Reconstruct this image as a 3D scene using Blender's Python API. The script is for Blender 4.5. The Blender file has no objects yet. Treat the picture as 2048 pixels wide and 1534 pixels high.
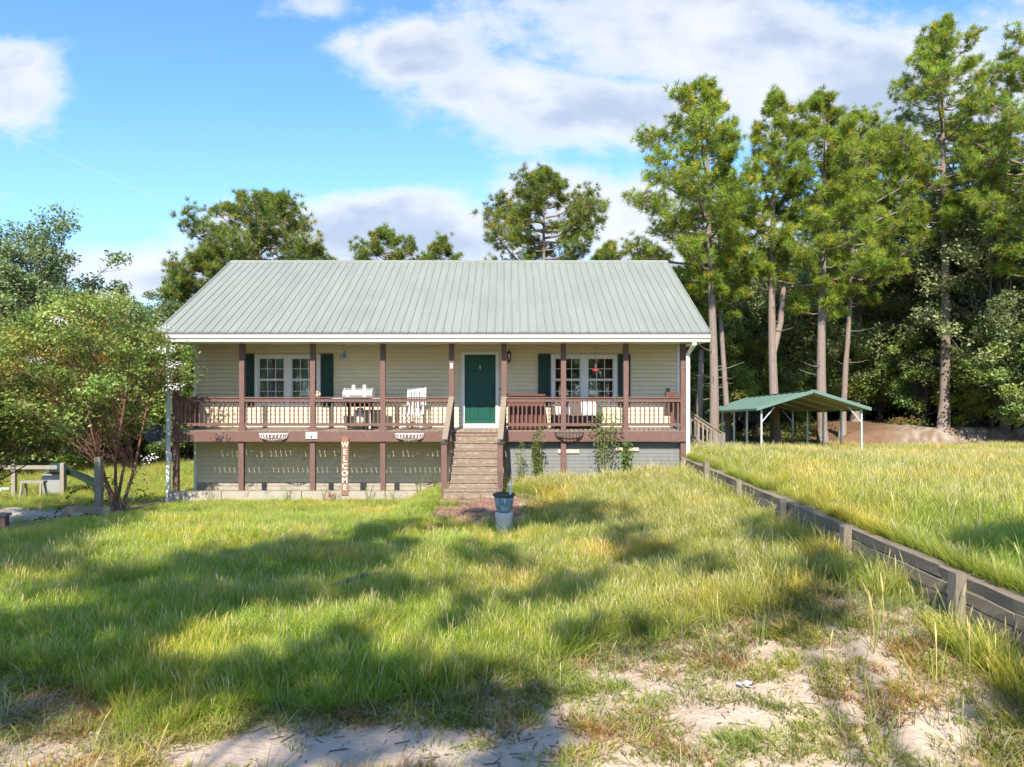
import bpy, math, random
import numpy as np
from mathutils import Vector, Matrix
R = math.radians
rng = np.random.default_rng(7)
random.seed(7)
scene = bpy.context.scene
C = scene.collection
F = 1500.0            # focal length in photograph pixels (2048 wide)
PX0, PY0, CAMZ = 1017.0, 770.0, 3.0
def wx(px, D): return (px - PX0) * D / F
def wz(py, D): return CAMZ - (py - PY0) * D / F

# ------------------------------------------------------------------ camera
cam_d = bpy.data.cameras.new('camera')
cam = bpy.data.objects.new('camera', cam_d); C.objects.link(cam)
cam_d.sensor_width = 36; cam_d.lens = F / 2048 * 36
cam_d.shift_x = (1024 - PX0) / 2048; cam_d.shift_y = (PY0 - 767) / 2048
cam_d.clip_start = .1; cam_d.clip_end = 2000
cam.location = (0, 0, CAMZ); cam.rotation_euler = (R(90), 0, 0)
scene.camera = cam
# ------------------------------------------------------------------ sun, sky, exposure
SDIR = Vector((.13, 1.0, -.90)).normalized()          # the way the light travels
sun_el = math.asin(-SDIR.z)
sd = bpy.data.lights.new('sun', 'SUN'); sd.energy = 4.1; sd.angle = R(.53); sd.color = (1, .925, .79)
sun = bpy.data.objects.new('sun', sd); C.objects.link(sun)
sun.rotation_euler = SDIR.to_track_quat('-Z', 'Y').to_euler(); sun.location = (0, -20, 40)
scene.view_settings.view_transform = 'Standard'; scene.view_settings.look = 'None'
scene.view_settings.exposure = 1.17; scene.view_settings.gamma = 1
scene.view_settings.use_curve_mapping = False
scene.render.engine = 'CYCLES'
cy = scene.cycles
cy.use_denoising = True; cy.use_adaptive_sampling = True; cy.adaptive_threshold = .02; cy.max_bounces = 4; cy.diffuse_bounces = 2; cy.glossy_bounces = 2
cy.transmission_bounces = 2; cy.transparent_max_bounces = 6; cy.sample_clamp_indirect = 6

class NT:
    """small helper for writing shader maths"""
    def __init__(s, tree): s.t = tree; s.n = tree.nodes; s.l = tree.links
    def node(s, typ, **kw):
        nd = s.n.new(typ)
        for k, v in kw.items(): setattr(nd, k, v)
        return nd
    def put(s, sock, v):
        if isinstance(v, (int, float)): sock.default_value = v
        elif isinstance(v, (tuple, list)):
            v = tuple(v)
            if len(sock.default_value) == 4 and len(v) == 3: v = v + (1,)
            sock.default_value = v
        else: s.l.new(v, sock)
    def m(s, op, a, b=0.0, c=None, clamp=False):
        nd = s.node('ShaderNodeMath', operation=op); nd.use_clamp = clamp
        s.put(nd.inputs[0], a); s.put(nd.inputs[1], b)
        if c is not None: s.put(nd.inputs[2], c)
        return nd.outputs[0]
    def noise(s, vec, scale, detail=3, rough=.55, out=0, dist=0):
        nd = s.node('ShaderNodeTexNoise'); s.l.new(vec, nd.inputs['Vector'])
        nd.inputs['Scale'].default_value = scale; nd.inputs['Detail'].default_value = detail
        nd.inputs['Roughness'].default_value = rough; nd.inputs['Distortion'].default_value = dist
        return nd.outputs[out]
    def ss(s, v, a, b, lo=0.0, hi=1.0):
        nd = s.node('ShaderNodeMapRange', interpolation_type='SMOOTHSTEP')
        s.put(nd.inputs['Value'], v); nd.inputs['From Min'].default_value = a; nd.inputs['From Max'].default_value = b
        nd.inputs['To Min'].default_value = lo; nd.inputs['To Max'].default_value = hi
        return nd.outputs[0]
    def mix(s, f, a, b, mode='MIX'):
        nd = s.node('ShaderNodeMix', data_type='RGBA', blend_type=mode)
        s.put(nd.inputs[0], f); s.put(nd.inputs[6], a); s.put(nd.inputs[7], b)
        return nd.outputs[2]

world = bpy.data.worlds.new('World'); scene.world = world; world.use_nodes = True
t = NT(world.node_tree)
for n in list(t.n): t.n.remove(n)
sky = t.node('ShaderNodeTexSky', sky_type='NISHITA'); sky.sun_disc = False
sky.sun_elevation = sun_el; sky.sun_rotation = math.atan2(-SDIR.x, -SDIR.y)
sky.air_density = 1.0; sky.dust_density = .45; sky.ozone_density = 1.6; sky.altitude = 150
tc = t.node('ShaderNodeTexCoord'); sep = t.node('ShaderNodeSeparateXYZ'); t.l.new(tc.outputs['Generated'], sep.inputs[0])
yy = t.m('MAXIMUM', t.m('ABSOLUTE', sep.outputs[1]), .12)
u = t.m('DIVIDE', sep.outputs[0], yy); v = t.m('DIVIDE', sep.outputs[2], yy)
cmb = t.node('ShaderNodeCombineXYZ'); t.l.new(u, cmb.inputs[0]); t.l.new(t.m('MULTIPLY', v, 1.7), cmb.inputs[1]); t.l.new(sep.outputs[1], cmb.inputs[2])
n1 = t.noise(cmb.outputs[0], 3.4, 8, .60); n2 = t.noise(cmb.outputs[0], 11.0, 8, .66)
wob = t.m('ADD', t.m('MULTIPLY', t.m('SUBTRACT', n1, .5), 2.3), t.m('MULTIPLY', t.m('SUBTRACT', n2, .5), 1.7))
blobs = [(30, 165, 110, 95, 1.0), (700, 90, 80, 45, .55), (830, 120, 190, 95, 1.2), (1000, 180, 230, 85, 1.3), (1200, 225, 330, 90, 1.25),
         (1350, 60, 480, 130, 1.25), (1750, 180, 420, 170, 1.25), (2250, 160, 360, 330, 1.2),
         (930, 60, 80, 50, .6), (760, 470, 380, 95, 1.35), (1110, 410, 150, 90, 1.4), (1330, 440, 260, 120, 1.2),
         (520, 460, 140, 75, 1.1), (300, 550, 210, 65, 1.1), (1700, 480, 500, 100, .8), (-250, 420, 200, 70, .8), (640, 20, 90, 30, .5)]
dens = None
for (bx, by, rx, ry, w) in blobs:
    du = t.m('DIVIDE', t.m('SUBTRACT', u, (bx - PX0) / F), rx / F)
    dv = t.m('DIVIDE', t.m('SUBTRACT', v, (PY0 - by) / F), ry / F)
    d2 = t.m('ADD', t.m('MULTIPLY', du, du), t.m('MULTIPLY', dv, dv))
    b = t.m('MULTIPLY', t.m('SUBTRACT', 1.0, t.m('SQRT', d2)), w)
    dens = b if dens is None else t.m('MAXIMUM', dens, b)
front = t.ss(sep.outputs[1], -.05, .1)
generic = t.m('MULTIPLY', t.m('SUBTRACT', n1, .52), 3.0)
dens = t.m('ADD', t.m('MULTIPLY', dens, front), t.m('MULTIPLY', generic, t.m('SUBTRACT', 1.0, front)))
dn = t.m('ADD', dens, t.m('MULTIPLY', wob, .80))
cover = t.ss(dn, -.20, .62)
body = t.ss(dn, .15, 1.15)
n3 = t.noise(cmb.outputs[0], 5.5, 4, .5)
shade = t.m('MULTIPLY', t.m('MULTIPLY', body, t.ss(n3, .33, .62)), .9)
ccol = t.mix(shade, (2.9, 2.98, 3.2), (1.55, 1.85, 2.4))
# thin contrail
cl = t.m('ABSOLUTE', t.m('SUBTRACT', t.m('SUBTRACT', v, (PY0 - 265) / F), t.m('MULTIPLY', t.m('SUBTRACT', u, (20 - PX0) / F), -.449)))
ctr = t.m('MULTIPLY', t.m('MULTIPLY', t.ss(cl, .0, .0035, 1.0, 0.0), t.ss(u, -.30, -.43)), t.m('MULTIPLY', front, .10))
skyc = t.mix(1.0, sky.outputs[0], (.49, .715, .94), 'MULTIPLY')
hz = t.ss(v, .42, .02)
skyc = t.mix(t.m('MULTIPLY', hz, .38), skyc, (1.9, 2.6, 3.3))
col = t.mix(t.m('MULTIPLY', cover, .93), skyc, ccol)
col = t.mix(ctr, col, (3.2, 3.2, 3.4))
bg = t.node('ShaderNodeBackground'); t.l.new(col, bg.inputs[0]); bg.inputs[1].default_value = .15
wo = t.node('ShaderNodeOutputWorld'); t.l.new(bg.outputs[0], wo.inputs[0])

# ------------------------------------------------------------------ materials
M = {}
def mat(name, base, rough=.7, var=.15, scale=6.0, bump=0.0, bscale=60.0, metallic=0.0, stretch=(1, 1, 1), second=None, sec_at=(.5, .7), spec=.4, coords='Object', objvar=0.0):
    mt = bpy.data.materials.new(name); mt.use_nodes = True; t = NT(mt.node_tree)
    p = t.n['Principled BSDF']; p.inputs['Roughness'].default_value = rough; p.inputs['Metallic'].default_value = metallic
    p.inputs['Specular IOR Level'].default_value = spec
    if coords == 'World':
        g = t.node('ShaderNodeNewGeometry'); vec = g.outputs['Position']
    else:
        tcn = t.node('ShaderNodeTexCoord'); vec = tcn.outputs['Object']
    mp = t.node('ShaderNodeMapping'); t.l.new(vec, mp.inputs[0]); mp.inputs['Scale'].default_value = stretch
    vec = mp.outputs[0]
    n = t.noise(vec, scale, 4)
    k = t.m('ADD', t.m('MULTIPLY', t.m('SUBTRACT', n, .5), 2 * var), 1.0)
    if objvar:
        oi = t.node('ShaderNodeObjectInfo')
        k = t.m('ADD', k, t.m('MULTIPLY', t.m('SUBTRACT', oi.outputs['Random'], .5), 2 * objvar))
    vm = t.node('ShaderNodeVectorMath', operation='SCALE'); vm.inputs[0].default_value = base; t.l.new(k, vm.inputs['Scale'])
    c = vm.outputs[0]
    if second:
        n2 = t.noise(vec, scale * 1.9, 5, .62)
        c = t.mix(t.ss(n2, *sec_at), c, second)
    t.l.new(c, p.inputs['Base Color'])
    if bump:
        bn = t.node('ShaderNodeBump'); bn.inputs['Strength'].default_value = bump; bn.inputs['Distance'].default_value = .02
        t.l.new(t.noise(vec, bscale, 4), bn.inputs['Height']); t.l.new(bn.outputs[0], p.inputs['Normal'])
    M[name] = mt; return mt
mat('siding', (.76, .65, .435), .55, .06, 3, coords='World', second=(.67, .58, .41), sec_at=(.5, .8), stretch=(.6, 1, 2))
mat('trim_white', (.78, .77, .74), .5, .04, 4)
mat('gutter_white', (.74, .72, .68), .4, .08, 2, second=(.5, .47, .42), sec_at=(.62, .8), coords='World', stretch=(.5, 1, 3))
mat('brown_paint', (.150, .080, .066), .6, .14, 9, bump=.3, bscale=50, coords='World', stretch=(1, 1, .4), second=(.21, .13, .11), sec_at=(.56, .75))
mat('deck_wood', (.28, .22, .17), .8, .2, 6, coords='World', second=(.38, .32, .26), sec_at=(.45, .65), objvar=.12)
mat('step_wood', (.23, .17, .125), .85, .25, 8, coords='World', stretch=(.6, 1.5, 2.2), second=(.38, .315, .245), sec_at=(.50, .68), bump=.4)
mat('grey_wood', (.25, .195, .14), .9, .3, 5, coords='World', stretch=(6, .5, 6), second=(.30, .26, .205), sec_at=(.5, .7), bump=.7, bscale=30)
mat('post_wood', (.20, .17, .135), .9, .3, 5, coords='World', stretch=(8, 8, .8), second=(.29, .255, .21), sec_at=(.5, .7), bump=.6, bscale=24)
mat('pale_wood', (.27, .23, .18), .85, .2, 6, coords='World', second=(.20, .17, .14), sec_at=(.55, .7))
mat('door_green', (.007, .072, .052), .4, .05, 3)
mat('shutter_green', (.006, .042, .033), .5, .06, 3)
mat('black_metal', (.018, .018, .02), .45, .1, 5, metallic=.3)
mat('dark_metal', (.06, .06, .06), .5, .2, 20, metallic=.3)
mat('dish_grey', (.12, .125, .135), .45, .15, 6)
mat('steel', (.72, .72, .72), .32, .05, 8, metallic=.75)
mat('galvanised', (.50, .54, .56), .5, .1, 12, metallic=.35)
mat('carport_green', (.125, .205, .165), .45, .08, 1, coords='World', second=(.24, .27, .24), sec_at=(.66, .82))
mat('carport_inside', (.34, .29, .215), .6, .08, 2)
mat('white_paint', (.8, .8, .78), .5, .04, 8)
mat('white_wire', (.75, .74, .71), .5, .12, 20)
mat('orange_wood', (.25, .125, .07), .7, .18, 8, stretch=(4, 4, .5))
mat('red_wood', (.135, .05, .032), .65, .12, 8, stretch=(4, 4, .5))
mat('wicker', (.10, .085, .075), .8, .4, 60)
mat('cushion', (.75, .74, .72), .9, .05, 8)
mat('concrete', (.36, .32, .26), .9, .18, 3, coords='World', second=(.24, .21, .17), sec_at=(.52, .7), bump=.4, bscale=20)
mat('skirt_line', (.16, .165, .16), .8, .1, 3)
mat('skirt_grey', (.20, .203, .195), .8, .12, 3, coords='World')
mat('vent_white', (.45, .40, .33), .6, .1, 10)
mat('brick', (.24, .115, .085), .9, .25, 6, coords='World', second=(.30, .22, .18), sec_at=(.45, .65), objvar=.3, bump=.5)
mat('curtain_sheer', (.42, .42, .38), .9, .1, 8)
mat('curtain_red', (.17, .025, .02), .9, .2, 10)
mat('room_dark', (.05, .045, .04), .9, .1, 2)
mat('room_floor', (.10, .07, .05), .9, .1, 2)
mat('pot_blue', (.13, .24, .29), .25, .35, 9, coords='World', stretch=(2, 2, .5), second=(.48, .56, .58), sec_at=(.5, .66))
mat('pot_rim', (.07, .055, .05), .4, .2, 9)
mat('bucket_white', (.60, .585, .52), .45, .12, 9, second=(.4, .37, .3), sec_at=(.6, .8))
mat('ceramic_white', (.82, .82, .80), .35, .04, 9)
mat('red_plastic', (.62, .03, .03), .3, .05, 9)
mat('clear_plastic', (.45, .35, .36), .15, .05, 9)
mat('birdhouse_tin', (.30, .31, .31), .5, .3, 20, metallic=.2)
mat('teal_plastic', (.015, .055, .06), .5, .1, 5)
mat('green_plastic', (.010, .026, .018), .45, .15, 5)
mat('tyre', (.015, .015, .015), .8, .1, 9)
mat('tank_white', (.55, .55, .53), .4, .1, 9)
mat('aluminium', (.7, .71, .72), .35, .05, 9, metallic=.6)
mat('figurine_tan', (.60, .42, .30), .6, .2, 20)
mat('pine_bark', (.235, .18, .15), .95, .35, 3, coords='World', stretch=(6, 6, 1.3), second=(.115, .078, .063), sec_at=(.54, .68), bump=1.0, bscale=4)
mat('oak_bark', (.13, .115, .095), .95, .3, 3, coords='World', stretch=(6, 6, 1.2), second=(.30, .28, .25), sec_at=(.55, .7), bump=.8, bscale=5)
mat('dark_bark', (.10, .08, .07), .95, .3, 3, coords='World', stretch=(6, 6, 1.2))
mat('myrtle_bark', (.17, .07, .042), .8, .3, 3, coords='World', stretch=(5, 5, 1), second=(.27, .21, .16), sec_at=(.52, .66))
mat('stem_green', (.16, .17, .07), .8, .3, 5)
mat('dead_stick', (.12, .105, .09), .9, .3, 9)
mat('petal_white', (.78, .74, .72), .8, .05, 9)
mat('rust_flower', (.45, .20, .10), .9, .3, 9)
mat('litter_white', (.75, .74, .72), .7, .1, 9)

# metal roof: faded sage, with a dirt stain along the eave
def roof_material():
    mt = bpy.data.materials.new('roof_metal'); mt.use_nodes = True; t = NT(mt.node_tree); p = t.n['Principled BSDF']
    g = t.node('ShaderNodeNewGeometry'); s = t.node('ShaderNodeSeparateXYZ'); t.l.new(g.outputs['Position'], s.inputs[0])
    mp = t.node('ShaderNodeMapping'); t.l.new(g.outputs['Position'], mp.inputs[0]); mp.inputs['Scale'].default_value = (9, .5, .5)
    n = t.noise(mp.outputs[0], 1.0, 4)
    c = t.mix(t.ss(n, .3, .7), (.235, .25, .205), (.272, .287, .238))
    big = t.noise(g.outputs['Position'], .5, 3)
    c = t.mix(t.m('MULTIPLY', t.ss(big, .45, .7), .5), c, (.21, .228, .185))
    n2 = t.noise(g.outputs['Position'], 9, 4)
    edge = t.m('SUBTRACT', s.outputs[2], t.m('MULTIPLY', n2, .12))
    c = t.mix(t.ss(edge, 4.40, 4.345), c, (.13, .12, .105))
    t.l.new(c, p.inputs['Base Color']); p.inputs['Roughness'].default_value = .42; p.inputs['Metallic'].default_value = .05
    M['roof_metal'] = mt
roof_material()
mat('roof_rib', (.15, .185, .16), .5, .1, 2, coords='World')

def glass_material():
    mt = bpy.data.materials.new('window_glass'); mt.use_nodes = True; t = NT(mt.node_tree)
    for n in list(t.n): t.n.remove(n)
    gl = t.node('ShaderNodeBsdfGlossy'); gl.inputs['Roughness'].default_value = .02; gl.inputs['Color'].default_value = (.9, .95, .95, 1)
    tr = t.node('ShaderNodeBsdfTransparent'); tr.inputs[0].default_value = (.85, .9, .88, 1)
    fr = t.node('ShaderNodeFresnel'); fr.inputs[0].default_value = 1.5
    g = t.node('ShaderNodeNewGeometry')
    bn = t.node('ShaderNodeBump'); bn.inputs['Strength'].default_value = .03; t.l.new(t.noise(g.outputs['Position'], 2.5, 2), bn.inputs['Height'])
    t.l.new(bn.outputs[0], gl.inputs['Normal'])
    mx = t.node('ShaderNodeMixShader'); t.l.new(t.m('ADD', t.m('MULTIPLY', fr.outputs[0], 1.5), .07), mx.inputs[0])
    t.l.new(tr.outputs[0], mx.inputs[1]); t.l.new(gl.outputs[0], mx.inputs[2])
    o = t.node('ShaderNodeOutputMaterial'); t.l.new(mx.outputs[0], o.inputs[0]); M['window_glass'] = mt
glass_material()

def leaf_material(name, tint=(1, 1, 1), trans=.35, rough=.55, nscale=.35, objvar=.12, dry=None, drymask=(.5, .7)):
    """foliage: the colour is the mesh's own 'col' attribute, varied by place and by individual"""
    mt = bpy.data.materials.new(name); mt.use_nodes = True; t = NT(mt.node_tree); p = t.n['Principled BSDF']
    a = t.node('ShaderNodeAttribute', attribute_name='col'); g = t.node('ShaderNodeNewGeometry'); oi = t.node('ShaderNodeObjectInfo')
    c = t.mix(1.0, a.outputs['Color'], tint, 'MULTIPLY')
    n = t.noise(g.outputs['Position'], nscale, 3)
    if dry: c = t.mix(t.ss(n, *drymask), c, t.mix(1.0, c, dry, 'MULTIPLY'))
    k = t.m('ADD', t.m('ADD', .8, t.m('MULTIPLY', n, .4)), t.m('MULTIPLY', t.m('SUBTRACT', oi.outputs['Random'], .5), 2 * objvar))
    vm = t.node('ShaderNodeVectorMath', operation='SCALE'); t.l.new(c, vm.inputs[0]); t.l.new(k, vm.inputs['Scale'])
    t.l.new(vm.outputs[0], p.inputs['Base Color']); p.inputs['Roughness'].default_value = rough
    p.inputs['Specular IOR Level'].default_value = .25
    tb = t.node('ShaderNodeBsdfTranslucent'); t.l.new(t.mix(1.0, vm.outputs[0], (1.25, 1.25, .7), 'MULTIPLY'), tb.inputs[0])
    mx = t.node('ShaderNodeMixShader'); mx.inputs[0].default_value = trans
    t.l.new(p.outputs[0], mx.inputs[1]); t.l.new(tb.outputs[0], mx.inputs[2])
    t.l.new(mx.outputs[0], t.n['Material Output'].inputs[0]); M[name] = mt
leaf_material('grass_blades', (1, 1, 1), .40, .6, .45, .16, (1.25, 1.02, .9), (.50, .64))
leaf_material('pine_needles', (1, 1, 1), .30, .5, .5, .05)
leaf_material('broad_leaves', (1, 1, 1), .35, .45, .4, .1)
leaf_material('myrtle_leaves', (1, 1, 1), .38, .45, .9, .05)

# ------------------------------------------------------------------ mesh helpers
class MB:
    def __init__(s): s.v = []; s.f = []; s.mi = []; s.cur = 0
    def add(s, vs, fs):
        b = len(s.v); s.v += [tuple(p) for p in vs]; s.f += [tuple(b + i for i in f) for f in fs]; s.mi += [s.cur] * len(fs); return s
    def box(s, x0, x1, y0, y1, z0, z1):
        return s.add([(x0, y0, z0), (x1, y0, z0), (x1, y1, z0), (x0, y1, z0), (x0, y0, z1), (x1, y0, z1), (x1, y1, z1), (x0, y1, z1)],
                     [(0, 3, 2, 1), (4, 5, 6, 7), (0, 1, 5, 4), (1, 2, 6, 5), (2, 3, 7, 6), (3, 0, 4, 7)])
    def bar(s, a, b, w, h, up=(0, 0, 1)):
        a = Vector(a); b = Vector(b); d = (b - a).normalized(); up = Vector(up)
        if abs(d.dot(up)) > .98: up = Vector((0, 1, 0))
        sd = d.cross(up).normalized(); u2 = sd.cross(d).normalized(); sd *= w / 2; u2 *= h / 2
        vs = [p + i * sd + j * u2 for p in (a, b) for i, j in ((-1, -1), (1, -1), (1, 1), (-1, 1))]
        return s.add(vs, [(0, 1, 2, 3), (7, 6, 5, 4), (0, 4, 5, 1), (1, 5, 6, 2), (2, 6, 7, 3), (3, 7, 4, 0)])
    def tube(s, pts, rad, n=6, cap=True):
        pts = [Vector(p) for p in pts]
        rad = [float(q) for q in rad] if hasattr(rad, '__len__') else [float(rad)] * len(pts)
        rings = []; ref = Vector((.31, .17, .93))
        for i, p in enumerate(pts):
            d = (pts[min(i + 1, len(pts) - 1)] - pts[max(i - 1, 0)]).normalized()
            r = ref if abs(d.dot(ref)) < .95 else Vector((1, 0, 0))
            e1 = d.cross(r).normalized(); e2 = d.cross(e1)
            rings.append([p + rad[i] * (math.cos(2 * math.pi * k / n) * e1 + math.sin(2 * math.pi * k / n) * e2) for k in range(n)])
        vs = [q for r in rings for q in r]; fs = []
        for i in range(len(pts) - 1):
            for k in range(n):
                fs.append((i * n + k, i * n + (k + 1) % n, (i + 1) * n + (k + 1) % n, (i + 1) * n + k))
        if cap: fs.append(tuple(range(n))); fs.append(tuple(reversed([(len(pts) - 1) * n + k for k in range(n)])))
        return s.add(vs, fs)
    def lathe(s, prof, c=(0, 0, 0), n=20, cap=True):
        vs = [(c[0] + r * math.cos(2 * math.pi * k / n), c[1] + r * math.sin(2 * math.pi * k / n), c[2] + z) for r, z in prof for k in range(n)]
        fs = [(i * n + k, i * n + (k + 1) % n, (i + 1) * n + (k + 1) % n, (i + 1) * n + k) for i in range(len(prof) - 1) for k in range(n)]
        if cap: fs.append(tuple(reversed(range(n)))); fs.append(tuple((len(prof) - 1) * n + k for k in range(n)))
        return s.add(vs, fs)
    def prism(s, prof, x0, x1):
        """profile of (y, z) run along x"""
        n = len(prof); vs = [(x0, y, z) for y, z in prof] + [(x1, y, z) for y, z in prof]
        return s.add(vs, [tuple(range(n)), tuple(reversed(range(n, 2 * n)))] + [(i, n + i, n + (i + 1) % n, (i + 1) % n) for i in range(n)])
    def mesh(s, name, mats, smooth=False):
        me = bpy.data.meshes.new(name); me.from_pydata(s.v, [], s.f)
        for m_ in (mats if isinstance(mats, (list, tuple)) else [mats]): me.materials.append(M[m_])
        if max(s.mi, default=0): me.polygons.foreach_set('material_index', s.mi)
        if smooth: me.polygons.foreach_set('use_smooth', [True] * len(me.polygons))
        me.update(); return me
    def obj(s, name, mats, parent=None, smooth=False): return link(name, s.mesh(name, mats, smooth), parent)
def link(name, me, parent=None, loc=None, rot=None):
    o = bpy.data.objects.new(name, me); C.objects.link(o)
    if parent: o.parent = parent
    if loc: o.location = loc
    if rot: o.rotation_euler = rot
    return o
def tag(o, label=None, cat=None, group=None, kind=None):
    if label: o['label'] = label
    if cat: o['category'] = cat
    if group: o['group'] = group
    if kind: o['kind'] = kind
    return o
def thing(name, label, cat, loc=(0, 0, 0), group=None, rz=0):
    o = bpy.data.objects.new(name, None); o.empty_display_size = .2; C.objects.link(o); o.location = loc; o.rotation_euler = (0, 0, rz)
    return tag(o, label, cat, group)
def npmesh(name, verts, faces, mats, cols=None, smooth=False, mi=None):
    me = bpy.data.meshes.new(name); nv, nf, k = len(verts), len(faces), faces.shape[1]
    me.vertices.add(nv); me.vertices.foreach_set('co', np.ascontiguousarray(verts, dtype=np.float32).ravel())
    me.loops.add(nf * k); me.loops.foreach_set('vertex_index', np.ascontiguousarray(faces, dtype=np.int32).ravel())
    me.polygons.add(nf); me.polygons.foreach_set('loop_start', np.arange(0, nf * k, k, dtype=np.int32))
    me.polygons.foreach_set('loop_total', np.full(nf, k, dtype=np.int32))
    for m_ in mats: me.materials.append(M[m_])
    if mi is not None: me.polygons.foreach_set('material_index', mi)
    if smooth: me.polygons.foreach_set('use_smooth', np.ones(nf, dtype=bool))
    if cols is not None:
        a = me.attributes.new('col', 'FLOAT_COLOR', 'POINT')
        cc = np.ones((nv, 4), dtype=np.float32); cc[:, :3] = cols; a.data.foreach_set('color', cc.ravel())
    me.update(calc_edges=True); me.validate(); return me
def sst(a, b, x): q = np.clip((x - a) / (b - a), 0, 1); return q * q * (3 - 2 * q)

# value noise for placing things
_g = rng.random((64, 64))
def vnoise(x, y, s):
    x = np.asarray(x) * s; y = np.asarray(y) * s
    xi = np.floor(x).astype(int); yi = np.floor(y).astype(int); fx = x - xi; fy = y - yi
    fx = fx * fx * (3 - 2 * fx); fy = fy * fy * (3 - 2 * fy)
    g = lambda i, j: _g[i % 64, j % 64]
    return (g(xi, yi) * (1 - fx) + g(xi + 1, yi) * fx) * (1 - fy) + (g(xi, yi + 1) * (1 - fx) + g(xi + 1, yi + 1) * fx) * fy

# ------------------------------------------------------------------ ground
WALLX = 4.84
def edge_x(Y): return np.where(Y < 20.6, -9.25 - (20.6 - Y) * .25, -9.45)
def ground_z(X, Y):
    X = np.asarray(X, dtype=float); Y = np.asarray(Y, dtype=float)
    lawn = .54 * sst(1.3, 4.6, X) * sst(3, 9, Y) + .18 * sst(14.5, 18.5, Y) * sst(-3, -1.8, X) * (1 - sst(1.3, 4.6, X)) \
        - .2 * sst(15, 20, Y) * (1 - sst(-3, -1.8, X))
    lawn = lawn + .05 * (vnoise(X, Y, .9) - .5)
    tq = .45 * sst(5.5, 14, X) * sst(7, 17, Y)
    terr = 1.0 - tq - (1.25 - tq) * sst(20, 36, Y) - .4 * sst(36, 44, Y)
    bank = sst(18, 25, X + .8 * vnoise(X, Y, .7)) * .95 * sst(45.4, 46.5, Y + 1.6 * (vnoise(X, Y, .45) - .5)) + .5 * sst(50, 75, Y)
    terr = terr + bank + .10 * (vnoise(X, Y, .5) - .5) * sst(5.2, 7, X) + .35 * (vnoise(X, Y, 1.6) - .5) * sst(44, 46, Y) * (1 - sst(48, 50, Y)) * sst(17, 22, X)
    d = edge_x(Y) - X
    low = -.55 - .45 * sst(0, 3, d) + .08 * (vnoise(X, Y, .5) - .5)
    mid = -.8 + .5 * sst(-5, 5, X)
    near = np.where(X > WALLX + .03, terr, lawn)
    k = sst(.02, .30, d); near = near * (1 - k) + low * k
    far = low * (1 - sst(-9, 9, X)) + terr * sst(-9, 9, X)
    q = sst(30.5, 34, Y)
    return near * (1 - q) + far * q
xs = np.unique(np.concatenate([np.linspace(-300, -40, 14), np.linspace(-40, -13, 55), np.linspace(-13, 12, 210), np.linspace(12, 45, 110), np.linspace(45, 300, 14), [WALLX + .02, WALLX + .04]]))
ys = np.unique(np.concatenate([np.linspace(-120, -5, 12), np.linspace(-5, 5, 21), np.linspace(5, 22, 120), np.linspace(22, 60, 130), np.linspace(60, 120, 30), np.linspace(120, 600, 13)]))
GX, GY = np.meshgrid(xs, ys); GZ = ground_z(GX, GY)
# how much grass grows and where shade is set to fall: hand-made maps over bearing and distance from the front of the lot
COLS = np.arange(0, 2049, 128)
ROWS = np.array([1000, 1015, 1045, 1075, 1105, 1140, 1175, 1210, 1250, 1290, 1330, 1370, 1410, 1460, 1510, 1600])
SH = ["00000000000000000", "88850003894000000", "88710168786012000", "88411683147176000", "87248885517288009", "86589973713714409",
      "67898767272027702", "25887433731087200", "78831227155034452", "89832882443011531", "88987887775000452", "89888887944000263",
      "87223788921000155", "74102776831000035", "11362653640122665", "11362653530122665"]
GR = ["99999999999999999", "99999997199999999", "99999997199999999", "99999999999999999", "99999999999999999", "99999999999999988",
      "99999999999999877", "99999999999887777", "99999999987766677", "99999999875544557", "99999999752332446", "36999997532221336",
      "12799865321111236", "14763222111111125", "33211112111111225", "33211112111111225"]
SHM = np.array([[int(c) for c in r] for r in SH]) / 9.0; GRM = np.array([[int(c) for c in r] for r in GR]) / 9.0
def lookup(tab, X, Y, z=0.0):
    Y = np.maximum(Y, 1.0); px = PX0 + X * F / Y; py = PY0 + (CAMZ - z) * F / Y
    cx = np.clip(px / 128, 0, 15.999); ci = cx.astype(int); fx = cx - ci
    ri = np.clip(np.searchsorted(ROWS, py) - 1, 0, len(ROWS) - 2); fy = np.clip((py - ROWS[ri]) / (ROWS[ri + 1] - ROWS[ri]), 0, 1)
    return (tab[ri, ci] * (1 - fx) + tab[ri, ci + 1] * fx) * (1 - fy) + (tab[ri + 1, ci] * (1 - fx) + tab[ri + 1, ci + 1] * fx) * fy
sand = np.array((.50, .385, .29)); soil = np.array((.20, .175, .095)); straw = np.array((.17, .10, .06)); clay = np.array((.40, .345, .285)); duff = np.array((.17, .10, .06)); turf = np.array((.26, .25, .10))
def mixc(a, b, k): return a * (1 - k[..., None]) + b * k[..., None]
gr = lookup(GRM, GX, GY)
vn = vnoise(GX, GY, 1.3) * .6 + vnoise(GX, GY, 3.1) * .4
gc = mixc(sand, soil, np.clip(sst(.25, .85, gr + (vn - .5) * .7), 0, 1) * .9)
gc = mixc(gc, soil * .9, (GX > WALLX).astype(float) * sst(5.5, 7, GY + 2))
gc = mixc(gc, turf, sst(0, .3, edge_x(GY) - GX) * .7)
road = np.exp(-((GY - (22.8 + (GX + 12) * .9 * (GX > -12) )) / 1.7) ** 2) * (GX < edge_x(GY))
gc = mixc(gc, clay * 1.1, np.clip(road * 1.5 + (vn - .5) * .4 * road, 0, 1))
fo = sst(40, 46, GY + 5 * (vn - .5) + 2.5 * sst(15, 8, GX)) * sst(4, 8, GX)
gc = mixc(gc, straw, fo); gc = mixc(gc, duff, sst(52, 60, GY + 3 * vn))
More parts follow.
